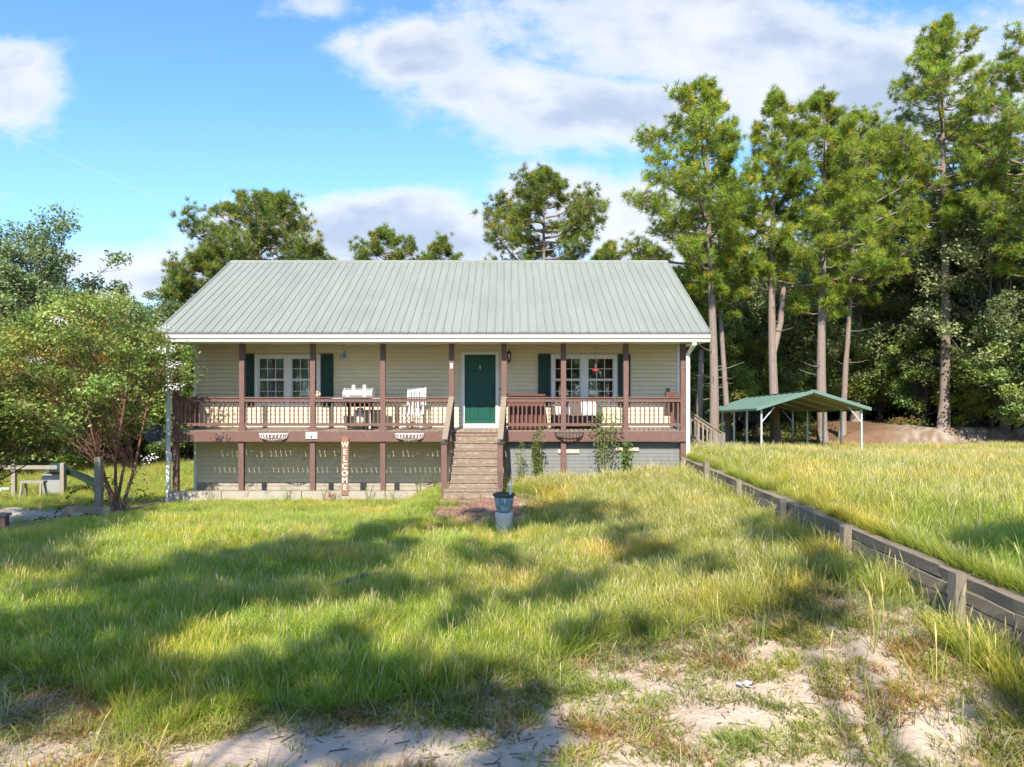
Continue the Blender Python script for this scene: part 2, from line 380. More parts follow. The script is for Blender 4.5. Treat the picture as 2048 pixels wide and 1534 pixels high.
bk = sst(23, 25.5, GX + 2 * (vn - .5)) * sst(42.5, 44.5, GY + 2 * vn) * (1 - sst(48.5, 51.5, GY + 2 * vn)); gc = mixc(gc, clay * .72, bk * .95); gc = mixc(gc, duff, bk * sst(.42, .56, .5 * vnoise(GX * 1.6, GY * 5, 2.3) + .5 * vnoise(GX, GY, 5.5)) * .9); gc = mixc(gc, straw * .9, sst(47, 48, GY) * sst(16, 20, GX) * sst(.55, .75, vn))
gc = mixc(gc, turf * .6, sst(34, 42, GY) * (GX < 4))
nx, ny = len(xs), len(ys)
ii = (np.arange(ny - 1)[:, None] * nx + np.arange(nx - 1)[None]).ravel()
fac = np.stack([ii, ii + 1, ii + nx + 1, ii + nx], 1)
def ground_material():
    mt = bpy.data.materials.new('ground'); mt.use_nodes = True; t = NT(mt.node_tree); p = t.n['Principled BSDF']
    a = t.node('ShaderNodeAttribute', attribute_name='col'); g = t.node('ShaderNodeNewGeometry')
    n = t.noise(g.outputs['Position'], 2.2, 6, .6); n2 = t.noise(g.outputs['Position'], 22, 4, .65)
    k = t.m('ADD', .52, t.m('ADD', t.m('MULTIPLY', n, .7), t.m('MULTIPLY', n2, .26)))
    vm = t.node('ShaderNodeVectorMath', operation='SCALE'); t.l.new(a.outputs['Color'], vm.inputs[0]); t.l.new(k, vm.inputs['Scale'])
    n3 = t.noise(g.outputs['Position'], 45, 3, .7); n4 = t.noise(g.outputs['Position'], 1.3, 4, .6)
    c = t.mix(t.m('MULTIPLY', t.ss(n3, .60, .70), t.ss(n4, .42, .62)), vm.outputs[0], (.10, .075, .05))
    t.l.new(c, p.inputs['Base Color']); p.inputs['Roughness'].default_value = .95; p.inputs['Specular IOR Level'].default_value = .15
    b = t.node('ShaderNodeBump'); b.inputs['Strength'].default_value = .9; b.inputs['Distance'].default_value = .05
    h = t.m('ADD', t.noise(g.outputs['Position'], 6, 6, .65), t.m('MULTIPLY', t.noise(g.outputs['Position'], 1.1, 3), 1.5))
    t.l.new(h, b.inputs['Height']); t.l.new(b.outputs[0], p.inputs['Normal']); M['ground'] = mt
ground_material()
tag(link('ground', npmesh('ground', np.stack([GX.ravel(), GY.ravel(), GZ.ravel()], 1), fac, ['ground'], gc.reshape(-1, 3), True)), kind='structure')

# ------------------------------------------------------------------ scattering by geometry nodes (only for stuff)
def proto_collection(name, meshes):
    col = bpy.data.collections.new(name)
    for i, me in enumerate(meshes):
        o = bpy.data.objects.new('%s_%02d' % (name, i), me); col.objects.link(o)
    return col
def scatter(name, pts, rot, scl, idx, col, label=None):
    me = bpy.data.meshes.new(name); n = len(pts); me.vertices.add(n); me.vertices.foreach_set('co', pts.astype(np.float32).ravel())
    a = me.attributes.new('rot', 'FLOAT_VECTOR', 'POINT'); a.data.foreach_set('vector', rot.astype(np.float32).ravel())
    a = me.attributes.new('scl', 'FLOAT_VECTOR', 'POINT'); a.data.foreach_set('vector', scl.astype(np.float32).ravel())
    a = me.attributes.new('idx', 'INT', 'POINT'); a.data.foreach_set('value', idx.astype(np.int32))
    o = link(name, me); tag(o, label, None, None, 'stuff')
    ng = bpy.data.node_groups.new(name, 'GeometryNodeTree')
    ng.interface.new_socket('Geometry', in_out='INPUT', socket_type='NodeSocketGeometry')
    ng.interface.new_socket('Geometry', in_out='OUTPUT', socket_type='NodeSocketGeometry')
    N = ng.nodes.new; L = ng.links.new
    gi = N('NodeGroupInput'); go = N('NodeGroupOutput'); ip = N('GeometryNodeInstanceOnPoints'); ci = N('GeometryNodeCollectionInfo')
    ci.inputs['Collection'].default_value = col; ci.inputs['Separate Children'].default_value = True; ci.inputs['Reset Children'].default_value = True
    L(gi.outputs[0], ip.inputs['Points']); L(ci.outputs[0], ip.inputs['Instance']); ip.inputs['Pick Instance'].default_value = True
    def attr(nm, ty):
        q = N('GeometryNodeInputNamedAttribute'); q.data_type = ty; q.inputs['Name'].default_value = nm; return q.outputs['Attribute']
    L(attr('idx', 'INT'), ip.inputs['Instance Index']); L(attr('scl', 'FLOAT_VECTOR'), ip.inputs['Scale'])
    L(attr('rot', 'FLOAT_VECTOR'), ip.inputs['Rotation'])
    L(ip.outputs[0], go.inputs[0])
    md = o.modifiers.new('scatter', 'NODES'); md.node_group = ng
    return o

# ------------------------------------------------------------------ foliage builders
def blades(n, h, hv, spread, w, lean, cb, ct, cvar=.15, seeds=0, r=rng):
    """a tuft: n curved blades of 3 segments, colour from base cb to tip ct"""
    a = r.random(n) * 2 * np.pi; rr = spread * np.sqrt(r.random(n)); base = np.stack([rr * np.cos(a), rr * np.sin(a), np.full(n, -.02)], 1)
    H = h * (1 + hv * (r.random(n) - .5) * 2); d = a + r.normal(0, .9, n); L = H * lean * (.3 + r.random(n))
    dirx = np.stack([np.cos(d), np.sin(d), 0 * d], 1); side = np.stack([-np.sin(d + r.normal(0, .6, n)), np.cos(d), 0 * d], 1)
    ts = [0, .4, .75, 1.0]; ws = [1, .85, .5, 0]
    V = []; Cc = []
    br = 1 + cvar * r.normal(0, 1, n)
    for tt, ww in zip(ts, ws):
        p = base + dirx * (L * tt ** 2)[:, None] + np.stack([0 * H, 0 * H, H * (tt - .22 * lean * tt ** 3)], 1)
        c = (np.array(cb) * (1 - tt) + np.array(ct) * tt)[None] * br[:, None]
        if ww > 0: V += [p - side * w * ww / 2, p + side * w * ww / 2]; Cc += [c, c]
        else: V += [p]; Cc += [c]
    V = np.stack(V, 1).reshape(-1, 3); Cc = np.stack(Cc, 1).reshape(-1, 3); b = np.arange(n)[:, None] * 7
    f = np.concatenate([b + np.array([[0, 1, 3]]), b + np.array([[0, 3, 2]]), b + np.array([[2, 3, 5]]), b + np.array([[2, 5, 4]]), b + np.array([[4, 5, 6]])])
    if seeds:
        vs, fs, cs = [V], [f], [Cc]; off = len(V)
        for k in range(seeds):
            aa = r.random() * 6.28; hh = h * (1.15 + .45 * r.random()); q = np.array([math.cos(aa), math.sin(aa), 0]); sp = q * spread * .5
            ln = hh * (.15 + .3 * r.random()); pts = [sp + q * ln * tt ** 2 + np.array([0, 0, hh * tt * (1 - .1 * tt)]) for tt in (0, .35, .7, .85, 1.0)]
            wv = [.0022, .002, .002, .0055, .0015]; s2 = np.array([-q[1], q[0], 0])
            vv = np.array([x for p_, w_ in zip(pts, wv) for x in (p_ - s2 * w_, p_ + s2 * w_)])
            vs.append(vv); ff = []
            for i in range(4): ff += [[2 * i, 2 * i + 1, 2 * i + 3], [2 * i, 2 * i + 3, 2 * i + 2]]
            fs.append(np.array(ff) + off); off += len(vv)
            tan = np.array((.46, .42, .20)) * (.8 + .4 * r.random()); cs.append(np.tile(tan, (len(vv), 1)) * np.repeat([[.7], [.8], [1], [1.05], [1.1]], 2, 0))
        V = np.concatenate(vs); f = np.concatenate(fs); Cc = np.concatenate(cs)
    return V, f, np.clip(Cc, 0, 1)
def grass_mesh(name, *a, **k):
    V, f, c = blades(*a, **k); return npmesh(name, V, f, ['grass_blades'], c)
def leaf_rhombs(cen, size, cols, up=.4, r=rng, asp=.55):
    n = len(cen); nrm = r.normal(0, 1, (n, 3)); nrm[:, 2] = np.abs(nrm[:, 2]) + up; nrm /= np.linalg.norm(nrm, axis=1)[:, None]
    a = np.cross(nrm, r.normal(0, 1, (n, 3))); a /= np.linalg.norm(a, axis=1)[:, None] + 1e-9; b = np.cross(nrm, a)
    s = np.asarray(size)[:, None] if hasattr(size, '__len__') else size
    V = np.stack([cen - a * s * .5, cen + b * s * .5 * asp, cen + a * s * .5, cen - b * s * .5 * asp], 1).reshape(-1, 3)
    f = (np.arange(n)[:, None] * 4 + np.arange(4)[None]); return V, f, np.repeat(cols, 4, 0)
def jitter(col, n, v=.18, hue=.08, r=rng):
    b = 1 + v * r.normal(0, 1, (n, 1)); c = np.array(col)[None] * b; c[:, 0] *= 1 + hue * r.normal(0, 1, n); return np.clip(c, .004, .9)
def rootpt(p): return Vector((float(p[0]), float(p[1]), float(p[2])))

def make_pine(H, zc, Rad, dia, seed, lean=(0, 0), asym=(0, 0), ntuft=900, col=(.135, .185, .045), tuft=.36, fork=False, dead=6):
    """long-needled pine: crown of needle bursts on up-swept limbs. returns (trunk mesh, crown mesh)"""
    r = np.random.default_rng(seed); mb = MB()
    def axis(z):
        q = z / H; return np.array([lean[0] * q + .15 * math.sin(q * 5 + seed), lean[1] * q + .12 * math.cos(q * 4 + seed), z])
    zz = np.linspace(-.3, H * .985, 14); mb.tube([axis(z) for z in zz], [dia / 2 * (1.25 if z < 0 else 1) * max(.06, (1 - z / H) ** .75) for z in zz], 9)
    cen = []; dr = []
    nb = int(20 + (H - zc) * 3.2); per = max(3, int(ntuft / nb))
    for i in range(nb):
        q = (i + r.random()) / nb; z = zc + (H - zc) * q ** .92
        prof = (math.sin(math.pi * min(1, .16 + .52 * q + .0)) ** .8) * (1 - q ** 2.6) + .06
        if q < .18: prof *= .55 + 1.2 * r.random() * q / .18
        L = Rad * prof * (.55 + .6 * r.random()); a = i * 2.4 + r.normal(0, .35)
        L *= 1 + asym[0] * math.cos(a) + asym[1] * math.sin(a)
        d = np.array([math.cos(a), math.sin(a), 0]); rise = (.12 + .55 * q + .15 * r.random()) * L
        p0 = axis(z - .35 * rise)
        pts = [p0 + d * L * tt + np.array([0, 0, rise * tt ** 1.5 - .08 * L * math.sin(tt * 3.1)]) + r.normal(0, .05, 3) * L * .4 * tt for tt in (0, .3, .6, .85, 1)]
        r0 = .018 + .012 * L; mb.tube(pts, [r0 * 1.5, r0 * 1.1, r0 * .8, r0 * .5, r0 * .25], 5, False)
        k = max(3, int(per * (.35 + L / Rad)))
        for j in range(k):
            tt = .35 + .68 * r.random() ** .75; fi = min(tt, .999) * 4; s0 = min(3, int(fi)); base = np.array(pts[s0]) * (1 - (fi - s0)) + np.array(pts[s0 + 1]) * (fi - s0)
            off = r.normal(0, 1, 3); off /= np.linalg.norm(off); off[2] = off[2] * .5 + .25; sp = (.13 + .30 * r.random()) * (L * .55 + .35)
            c = base + off * sp; cen.append(c); dd = off * .7 + d * .45 + np.array([0, 0, .5]); dr.append(dd / np.linalg.norm(dd))
            if j % 3 == 0: mb.tube([base, (base + c) / 2 + np.array([0, 0, -.04]), c], [r0 * .45, r0 * .35, .008], 4, False)
    for j in range(14): cen.append(axis(H * (.95 + .05 * r.random())) + r.normal(0, .3, 3)); dr.append(np.array([0, 0, 1.]))
    for j in range(dead):      # bare broken limbs below the crown
        z = zc * (.45 + .55 * r.random()); a = r.random() * 6.28; L = .4 + 1.6 * r.random(); d = np.array([math.cos(a), math.sin(a), -.1 + .3 * r.random()]); p0 = axis(z)
        mb.tube([p0, p0 + d * L * .5, p0 + d * L + np.array([0, 0, .15])], [.035, .022, .008], 4, False)
    if fork:
        mb.tube([axis(zc * .55), axis(zc * .75) + np.array([.5, 0, 0]), axis(zc) + np.array([.75, .1, 0]), axis(H * .8) + np.array([1.3, .1, 0])], [dia * .32, dia * .3, dia * .24, .04], 7)
    cen = np.array(cen); dr = np.array(dr); n = len(cen); k = 38
    cc = jitter(col, n, .20, .10, r); yel = r.random(n) < .07; cc[yel] = cc[yel] * np.array([1.9, 1.25, .9])
    C3 = np.repeat(cen, k, 0); D3 = np.repeat(dr, k, 0)
    v = r.normal(0, 1, (n * k, 3)); v /= np.linalg.norm(v, axis=1)[:, None]; v = v + D3 * .75; v /= np.linalg.norm(v, axis=1)[:, None]
    L = tuft * .92 * (.7 + .45 * r.random(n * k))[:, None] * np.repeat(.75 + .5 * r.random(n), k)[:, None]
    s = np.cross(v, r.normal(0, 1, (n * k, 3))); s /= np.linalg.norm(s, axis=1)[:, None]; w = .0145
    b = C3 + r.normal(0, .03, (n * k, 3)); V = np.stack([b + v * L * .15 - s * w, b + v * L * .15 + s * w, b + v * L], 1).reshape(-1, 3)
    f = np.arange(n * k * 3).reshape(-1, 3); cl = np.repeat(np.repeat(cc, k, 0) * (1 + .12 * r.normal(0, 1, (n * k, 1))), 3, 0)
    return mb.mesh('trunk', 'pine_bark', True), npmesh('crown', V, f, ['pine_needles'], np.clip(cl, .004, .9))

def make_broad(H, zc, Rad, dia, seed, col, leaf=.16, nclump=70, per=230, clump=.75, stems=1, bark='oak_bark', lmat='broad_leaves', cols2=None, p2=.0, squash=1.0, spread=1.0, sparse=0., asym=0.0, off=0.0, drop=None, thin=1.0):
    r = np.random.default_rng(seed); mb = MB(); zm = (H + zc) / 2; hz = (H - zc) / 2
    cen = []
    while len(cen) < nclump:
        v = r.normal(0, 1, 3); v /= np.linalg.norm(v); q = r.random() ** (1 / 2.2); wob = 1 + .15 * math.sin(3 * math.atan2(v[1], v[0]) + seed) + .07 * r.normal()
        p = v * q * wob; p[2] = min(p[2], .86); sh = 1 - .25 * max(0, p[2])
        cen.append(np.array([p[0] * Rad * sh + asym * p[2] + off, p[1] * Rad * sh, zm + p[2] * hz * .9]))
    cen = np.array([c for c in cen if not (drop and c[0] > drop[0] and c[2] < drop[1])]); nclump = len(cen)
    tops = []
    for sidx in range(stems):
        a = sidx * 2 * math.pi / max(1, stems) + r.random() * .6; sp = 0 if stems == 1 else 1
        fz = zc + (H - zc) * .55; o = np.array([math.cos(a), math.sin(a), 0]) * sp
        pts = [np.array([0, 0, -.3]) + o * .05 * spread, o * .1 * spread + np.array([0, 0, zc * .35]), o * .38 * spread + np.array([0, 0, zc * .8]), o * .85 * spread + np.array([0, 0, (zc + fz) / 2]), o * 1.3 * spread + np.array([0, 0, fz])]
        pts = [p + r.normal(0, .05, 3) * (i > 0) for i, p in enumerate(pts)]
        ds = dia / (stems ** .55); mb.tube(pts, [ds * .62, ds * .5, ds * .42, ds * .3, ds * .14], 8); tops.append(pts)
    for i, c in enumerate(cen):
        pts = tops[i % stems]; q = .45 + .5 * r.random(); fi = q * (len(pts) - 1); s0 = min(len(pts) - 2, int(fi)); b = pts[s0] * (1 - (fi - s0)) + pts[s0 + 1] * (fi - s0)
        if b[2] > c[2] - .1: b = pts[2]
        m_ = (b + c) / 2 + np.array([0, 0, -.06 * Rad]) + r.normal(0, .06, 3) * Rad
        mb.tube([b, m_, c], [dia * .12 * thin, dia * .075 * thin, dia * .02], 5, False)
        for j in range(3):
            e = c + r.normal(0, clump * .55, 3); mb.tube([(m_ + c * 2) / 3, e], [dia * .03, .006], 3, False)
    n = nclump * per; g = r.normal(0, 1, (n, 3)); g /= np.linalg.norm(g, axis=1)[:, None]; g *= (r.random(n) ** (1 / 2.0))[:, None]
    csz = clump * (.65 + .7 * r.random(nclump)); C3 = np.repeat(cen, per, 0); P = C3 + g * np.repeat(csz, per)[:, None] * np.array([1, 1, .62]) + r.normal(0, .09 * clump, (n, 3))
    cc = jitter(col, nclump, .18, .10, r)
    if cols2 is not None:
        sel = r.random(nclump) < p2; cc[sel] = jitter(cols2, int(sel.sum()), .15, .1, r)
    cl = np.repeat(cc, per, 0) * (1 + .18 * r.normal(0, 1, (n, 1)))
    keep = r.random(n) > sparse
    V, f, c4 = leaf_rhombs(P[keep], leaf * (.7 + .6 * r.random(keep.sum())), np.clip(cl[keep], .004, .9), .4, r)
    return mb.mesh('trunk', bark, True), npmesh('crown', V, f, [lmat], c4)
def plant_tree(name, label, cat, meshes, X, Y, z=None, rz=0, sc=1.0, group=None):
    z = float(ground_z(X, Y)) if z is None else z
    root = thing(name, label, cat, (X, Y, z), group, rz); root.scale = (sc, sc, sc)
    link('trunk', meshes[0], root); link('crown', meshes[1], root); return root

exec_parts = []
# ================================================================== THE HOUSE
DW, DF, DE, DR = 22.20, 20.72, 20.15, 25.75       # wall, porch front, eave, ridge distances
HX0, HX1 = -9.30, 5.06                            # house walls
RX0, RX1 = -9.50, 5.43                            # roof ends
ZE, ZR, ZS, ZD = 4.37, 7.24, 4.19, 1.736          # eave, ridge, soffit, deck
BACK = 30.6
house = thing('house', 'single storey cream sided house with pale green metal roof and long brown raised porch', 'house', (0, 0, 0))
slope = (ZR - ZE) / (DR - DE)
# core walls (behind the siding boards), gables, rear slope
m = MB(); m.box(HX0 + .01, HX1 - .01, DW + .01, DW + .10, 0, .01)
H_OPEN = [(-7.50, -5.56, 2.375, 3.915), (1.262, 3.214, 2.375, 3.915), (-1.375, -.305, ZD, 3.975)]   # openings x0 x1 z0 z1
def cut(x0, x1, z0, z1):
    xs_ = [x0]; segs = []
    cur = x0
    for (a, b, c, d) in sorted(H_OPEN):
        if z1 > c + .001 and z0 < d - .001:
            if a > cur: segs.append((cur, a))
            cur = b
    segs.append((cur, x1)); return segs
# wall backing in bands so that windows are real openings
m = MB()
zb = [-.9, ZD - .02, 2.375, 3.915, 3.975, 4.185]
for a, b in zip(zb[:-1], zb[1:]):
    for x0, x1 in cut(HX0 + .02, HX1 - .02, a, b): m.box(x0, x1, DW + .004, DW + .11, a, b)
m.box(HX0 + .02, HX0 + .12, DW + .11, BACK, -1.3, 4.2); m.box(HX1 - .12, HX1 - .02, DW + .11, BACK, -1.3, 4.2); m.box(HX0 + .12, HX1 - .12, BACK - .1, BACK, -1.3, 4.2)
for x in (HX0 + .02, HX1 - .12):
    m.add([(x + dx, y, z) for dx in (0, .1) for y, z in ((DW, 4.2), (BACK, 4.2), (DR, ZR - .25))], [(0, 1, 2), (5, 4, 3), (0, 2, 5, 3), (2, 1, 4, 5)])
m.obj('wall', 'siding', house)
m = MB()          # dark floor and ceiling of the rooms seen through the windows
m.box(HX0 + .15, HX1 - .15, DW + .13, BACK - .15, 1.60, 1.70); m.obj('room_floor', 'room_floor', house)
m = MB(); m.box(HX0 + .15, HX1 - .15, DW + 3.0, DW + 3.05, 1.7, 4.15); m.box(HX0 + .15, HX1 - .15, DW + .13, BACK - .15, 4.15, 4.18); m.obj('room_wall', 'room_dark', house)
# lap siding, board by board
def lap(z0, h, x0, x1, y, parent, segs=None):
    for a, b in (segs or [(x0, x1)]):
        if b - a > .01: MB().prism([(y - .030, z0), (y - .030, z0 + .010), (y - .006, z0 + h - .020), (y + .003, z0 + h - .020), (y + .003, z0)], a, b).obj('siding_board', 'siding', parent)
hl = .1225; z = ZD + .02; lastz = z
while z < ZS - .01:
    h = min(hl, ZS - z); lap(z, h, 0, 0, DW, house, cut(HX0 + .075, HX1 - .075, z, z + h)); z += h
z = ZD - .30 - hl * 0
z = 1.60
while z > -.2:
    lap(z - hl, hl, HX0 + .075, -1.30, DW, house); z -= hl
# side walls: lap siding too (seen at a slant)
for x, sgn in ((HX0, -1), (HX1, 1)):
    z = -.6
    while z < 4.15:
        mb = MB(); xo = x - sgn * .02
        mb.add([(xo + sgn * .018, y, z) for y in (DW + .02, BACK)] + [(xo + sgn * .004, y, z + hl) for y in (DW + .02, BACK)] + [(xo, y, z) for y in (DW + .02, BACK)],
               [(0, 1, 3, 2), (0, 4, 5, 1)]); mb.obj('siding_board', 'siding', house); z += hl
for x in (HX0, HX1 - .075): MB().box(x, x + .075, DW - .034, DW - .001, -.15, ZS - .004).obj('corner_board', 'trim_white', house)
# lit masonry strip at the foot of the lower wall
MB().box(HX0 + .08, -1.3, DW - .03, DW - .003, -.4, .13).obj('foundation', 'concrete', house)
# porch ceiling, soffit grooves, fascia
m = MB(); m.box(RX0 + .18, RX1 - .05, DE + .13, DW + .002, ZS, ZS + .02); m.obj('porch_ceiling', 'trim_white', house)
m = MB(); x = RX0 + .25
while x < RX1 - .1: m.box(x, x + .012, DE + .14, DW - .03, ZS - .006, ZS - .0005); x += .15
m.obj('soffit_groove', 'vent_white', house)['kind'] = 'stuff'
m = MB(); m.box(HX0 + .1, HX1 - .1, DF + .02, DF + .12, ZS - .05, ZS - .0065); m.obj('porch_beam', 'trim_white', house)
MB().box(RX0 + .05, RX1 - .03, DE + .10, DE + .125, ZE - .225, ZE - .03).obj('fascia', 'trim_white', house)
# K-style gutter
g0 = DE + .095
MB().prism([(g0, ZE - .21), (g0 - .075, ZE - .205), (g0 - .095, ZE - .14), (g0 - .115, ZE - .11), (g0 - .118, ZE - .045), (g0 - .128, ZE - .045), (g0 - .128, ZE - .02), (g0 - .108, ZE - .02), (g0 - .100, ZE - .10), (g0 - .07, ZE - .18), (g0, ZE - .185)], RX0 + .05, RX1 - .005).obj('gutter', 'gutter_white', house)
MB().box(RX0 + .05, RX1 - .005, g0 - .122, g0 - .1185, ZE - .118, ZE - .108).obj('gutter_dark_line', 'dark_metal', house)  # thin dark strip run along the gutter face
# downspouts with elbows
def downspout(x, y, xo, z0):
    m = MB(); m.bar((xo, g0 - .05, ZE - .20), (xo, g0 - .05, ZE - .30), .10, .08, (0, 1, 0)); m.bar((xo, g0 - .05, ZE - .28), (x, y, ZE - .52), .095, .078, (0, 1, 0))
    m.bar((x, y, ZE - .50), (x, y, z0), .10, .078, (0, 1, 0)); m.bar((x, y, z0 + .02), (x, y - .25, z0 - .08), .10, .075)
    for zz in (ZE - .9, 1.6): m.box(x - .058, x + .058, y - .043, y + .05, zz, zz + .03)
    m.obj('downspout', 'gutter_white', house)
downspout(4.93, DF - .10, 5.00, .35); downspout(-9.37, DF - .06, -9.44, -.15)
# roof: one ribbed pan after another, front slope; rear slope; ridge cap; rakes
n_pan = 64; pw = (RX1 - RX0) / n_pan; th = math.atan(slope)
def pan_mesh():
    L = math.hypot(DR - DE, ZR - ZE); nr = Vector((0, -math.sin(th), math.cos(th))); ax = Vector((0, math.cos(th), math.sin(th)))
    m = MB(); prof = [(0, 0), (.012, .022), (.034, .022), (.046, 0), (pw * .43, 0), (pw * .45, .004), (pw * .49, .004), (pw * .51, 0), (pw * .72, 0), (pw * .74, .004), (pw * .78, .004), (pw * .80, 0), (pw, 0)]
    vs = [Vector((a, 0, 0)) + nr * b + ax * l for l in (0, L) for a, b in prof]; k = len(prof)
    m.add(vs, [(i, i + 1, k + i + 1, k + i) for i in range(k - 1)]); m.mi = [1 if i in (0, 2) else 0 for i in range(k - 1)]
    vs2 = [Vector((a, 0, 0)) + nr * (b if j == 0 else -.02) for j in (0, 1) for a, b in prof]; m.cur = 0
    m.add(vs2, [(i, k + i, k + i + 1, i + 1) for i in range(k - 1)])
    return m.mesh('roof_panel', ['roof_metal', 'roof_rib'])
pm = pan_mesh()
for i in range(n_pan): link('roof_panel', pm, house, (RX0 + i * pw, DE, ZE))
m = MB(); YB = DR + (DR - DE)
m.add([(RX0, DR, ZR), (RX1, DR, ZR), (RX1, YB, ZE), (RX0, YB, ZE)], [(0, 1, 2, 3)])
m.add([(RX0 + .01, DE + .02, ZE - .03), (RX1 - .01, DE + .02, ZE - .03), (RX1 - .01, DR, ZR - .03), (RX0 + .01, DR, ZR - .03)], [(3, 2, 1, 0)]); m.obj('roof_deck', 'roof_metal', house)
m = MB(); cp = [(DR - .16, ZR - .16 * slope + .028), (DR, ZR + .045), (DR + .16, ZR - .16 * slope + .028), (DR + .16, ZR - .16 * slope + .012), (DR, ZR + .028), (DR - .16, ZR - .16 * slope + .012)]
m.prism(cp, RX0 - .01, RX1 + .01); m.obj('ridge_cap', 'roof_metal', house)
m = MB(); x = RX0 + .1
while x < RX1 - .05: m.box(x, x + .1, DR - .156, DR - .13, ZR - .085, ZR - .052); x += pw
m.obj('ridge_closure', 'roof_rib', house)['kind'] = 'stuff'
for x in (RX0 - .03, RX1): 
    MB().add([(x + dx, y, z) for dx in (0, .03) for y, z in ((DE, ZE - .15), (DE, ZE + .03), (DR, ZR + .035), (DR, ZR - .13))], [(0, 1, 2, 3), (7, 6, 5, 4), (1, 5, 6, 2), (0, 3, 7, 4), (0, 4, 5, 1)]).obj('rake_trim', 'roof_metal', house)
MB().box(RX0 + .05, HX0 + .02, DE + .14, BACK, 4.15, 4.17).box(HX1 - .02, RX1 - .04, DE + .14, BACK, 4.15, 4.17).obj('side_soffit', 'trim_white', house)

# windows
def window(x0, x1, kind):
    z0, z1 = 2.385, 3.905; y = DW - .045
    f = MB(); f.box(x0, x1, y, DW + .05, z1 - .10, z1).box(x0, x1, y - .01, DW + .05, z0, z0 + .09).box(x0, x0 + .10, y, DW + .05, z0 + .09, z1 - .10).box(x1 - .10, x1, y, DW + .05, z0 + .09, z1 - .10)
    xm = (x0 + x1) / 2; f.box(xm - .10, xm + .10, y, DW + .05, z0 + .09, z1 - .10)
    fr = f.obj('window', 'trim_white', house)
    fr['label'] = 'double window with pale sheer curtains' if kind == 'sheer' else 'double window with dark red curtains'
    for a, b in ((x0 + .10, xm - .10), (xm + .10, x1 - .10)):
        zc_ = (z0 + z1) / 2 + .01
        for k, (c, d, yy_) in enumerate(((zc_, z1 - .10, DW + .008), (z0 + .09, zc_, DW + .026))):
            s = MB(); t_ = .032
            s.box(a, b, yy_, yy_ + .018, d - t_, d).box(a, b, yy_, yy_ + .018, c, c + t_).box(a, a + t_, yy_, yy_ + .018, c + t_, d - t_).box(b - t_, b, yy_, yy_ + .018, c + t_, d - t_)
            s.obj('sash', 'trim_white', fr)
            g = MB(); w = (b - a - 2 * t_) / 3
            for q in (1, 2): g.box(a + t_ + w * q - .009, a + t_ + w * q + .009, yy_ + .001, yy_ + .006, c + t_, d - t_)
            g.box(a + t_, b - t_, yy_ + .0005, yy_ + .0065, (c + d) / 2 - .009, (c + d) / 2 + .009)
            g.obj('muntin', 'trim_white', fr)
            MB().box(a + t_, b - t_, yy_ + .009, yy_ + .013, c + t_, d - t_).obj('pane', 'window_glass', fr)
    def curtain(a, b, mt, amp=.022, zt=z1 - .02, zb_=z0 + .02, y0=DW + .16):
        cm = MB(); k = int((b - a) / .02); vs = []
        for zz in (zb_, zt):
            for i in range(k + 1): vs.append((a + (b - a) * i / k, y0 + amp * math.sin(i * 1.15 + .3 * math.sin(i * .37)) + (0 if zz == zb_ else .005), zz))
        cm.add(vs, [(i, i + 1, k + 2 + i, k + 1 + i) for i in range(k)]); cm.obj('curtain', mt, fr, True)
    if kind == 'sheer':
        curtain(x0 + .06, xm + .02, 'curtain_sheer'); curtain(xm + .05, x1 - .06, 'curtain_sheer', .03)
        bl = MB()
        for q in range(14): bl.box(x0 + .12, x1 - .12, DW + .09, DW + .115, z0 + .1 + q * .05, z0 + .104 + q * .05)
        bl.obj('blind', 'curtain_sheer', fr)['kind'] = 'stuff'
    else:
        curtain(x0 + .08, x0 + .36, 'curtain_red', .03); curtain(x1 - .46, x1 - .08, 'curtain_red', .03); curtain(x0 + .3, x1 - .3, 'curtain_red', .02, z1 - .02, z1 - .26, DW + .20)
        MB().box(xm + .3, xm + .42, DW + .3, DW + .36, 2.0, 3.2).obj('curtain', 'curtain_sheer', fr)
window(-7.50, -5.56, 'sheer'); window(1.262, 3.214, 'red')
def shutter(x0, x1):
    z0, z1 = 2.37, 3.92; y = DW - .06; m = MB(); s = .05
    m.box(x0, x0 + s, y, DW - .0285, z0, z1).box(x1 - s, x1, y, DW - .0285, z0, z1)
    for a, b in ((z0, z0 + .08), (z0 + .72, z0 + .80), (z1 - .08, z1)): m.box(x0 + s, x1 - s, y, DW - .0285, a, b)
    so = m.obj('shutter', 'shutter_green', house)
    for a, b in ((z0 + .08, z0 + .72), (z0 + .80, z1 - .08)):
        p = MB(); p.box(x0 + s, x1 - s, y + .018, DW - .0295, a, b); p.box(x0 + s + .03, x1 - s - .03, y + .008, y + .018, a + .03, b - .03); p.obj('shutter_panel', 'shutter_green', so)
for a, b in ((-7.89, -7.52), (-5.54, -5.175), (.875, 1.242), (3.234, 3.60)): shutter(a, b)

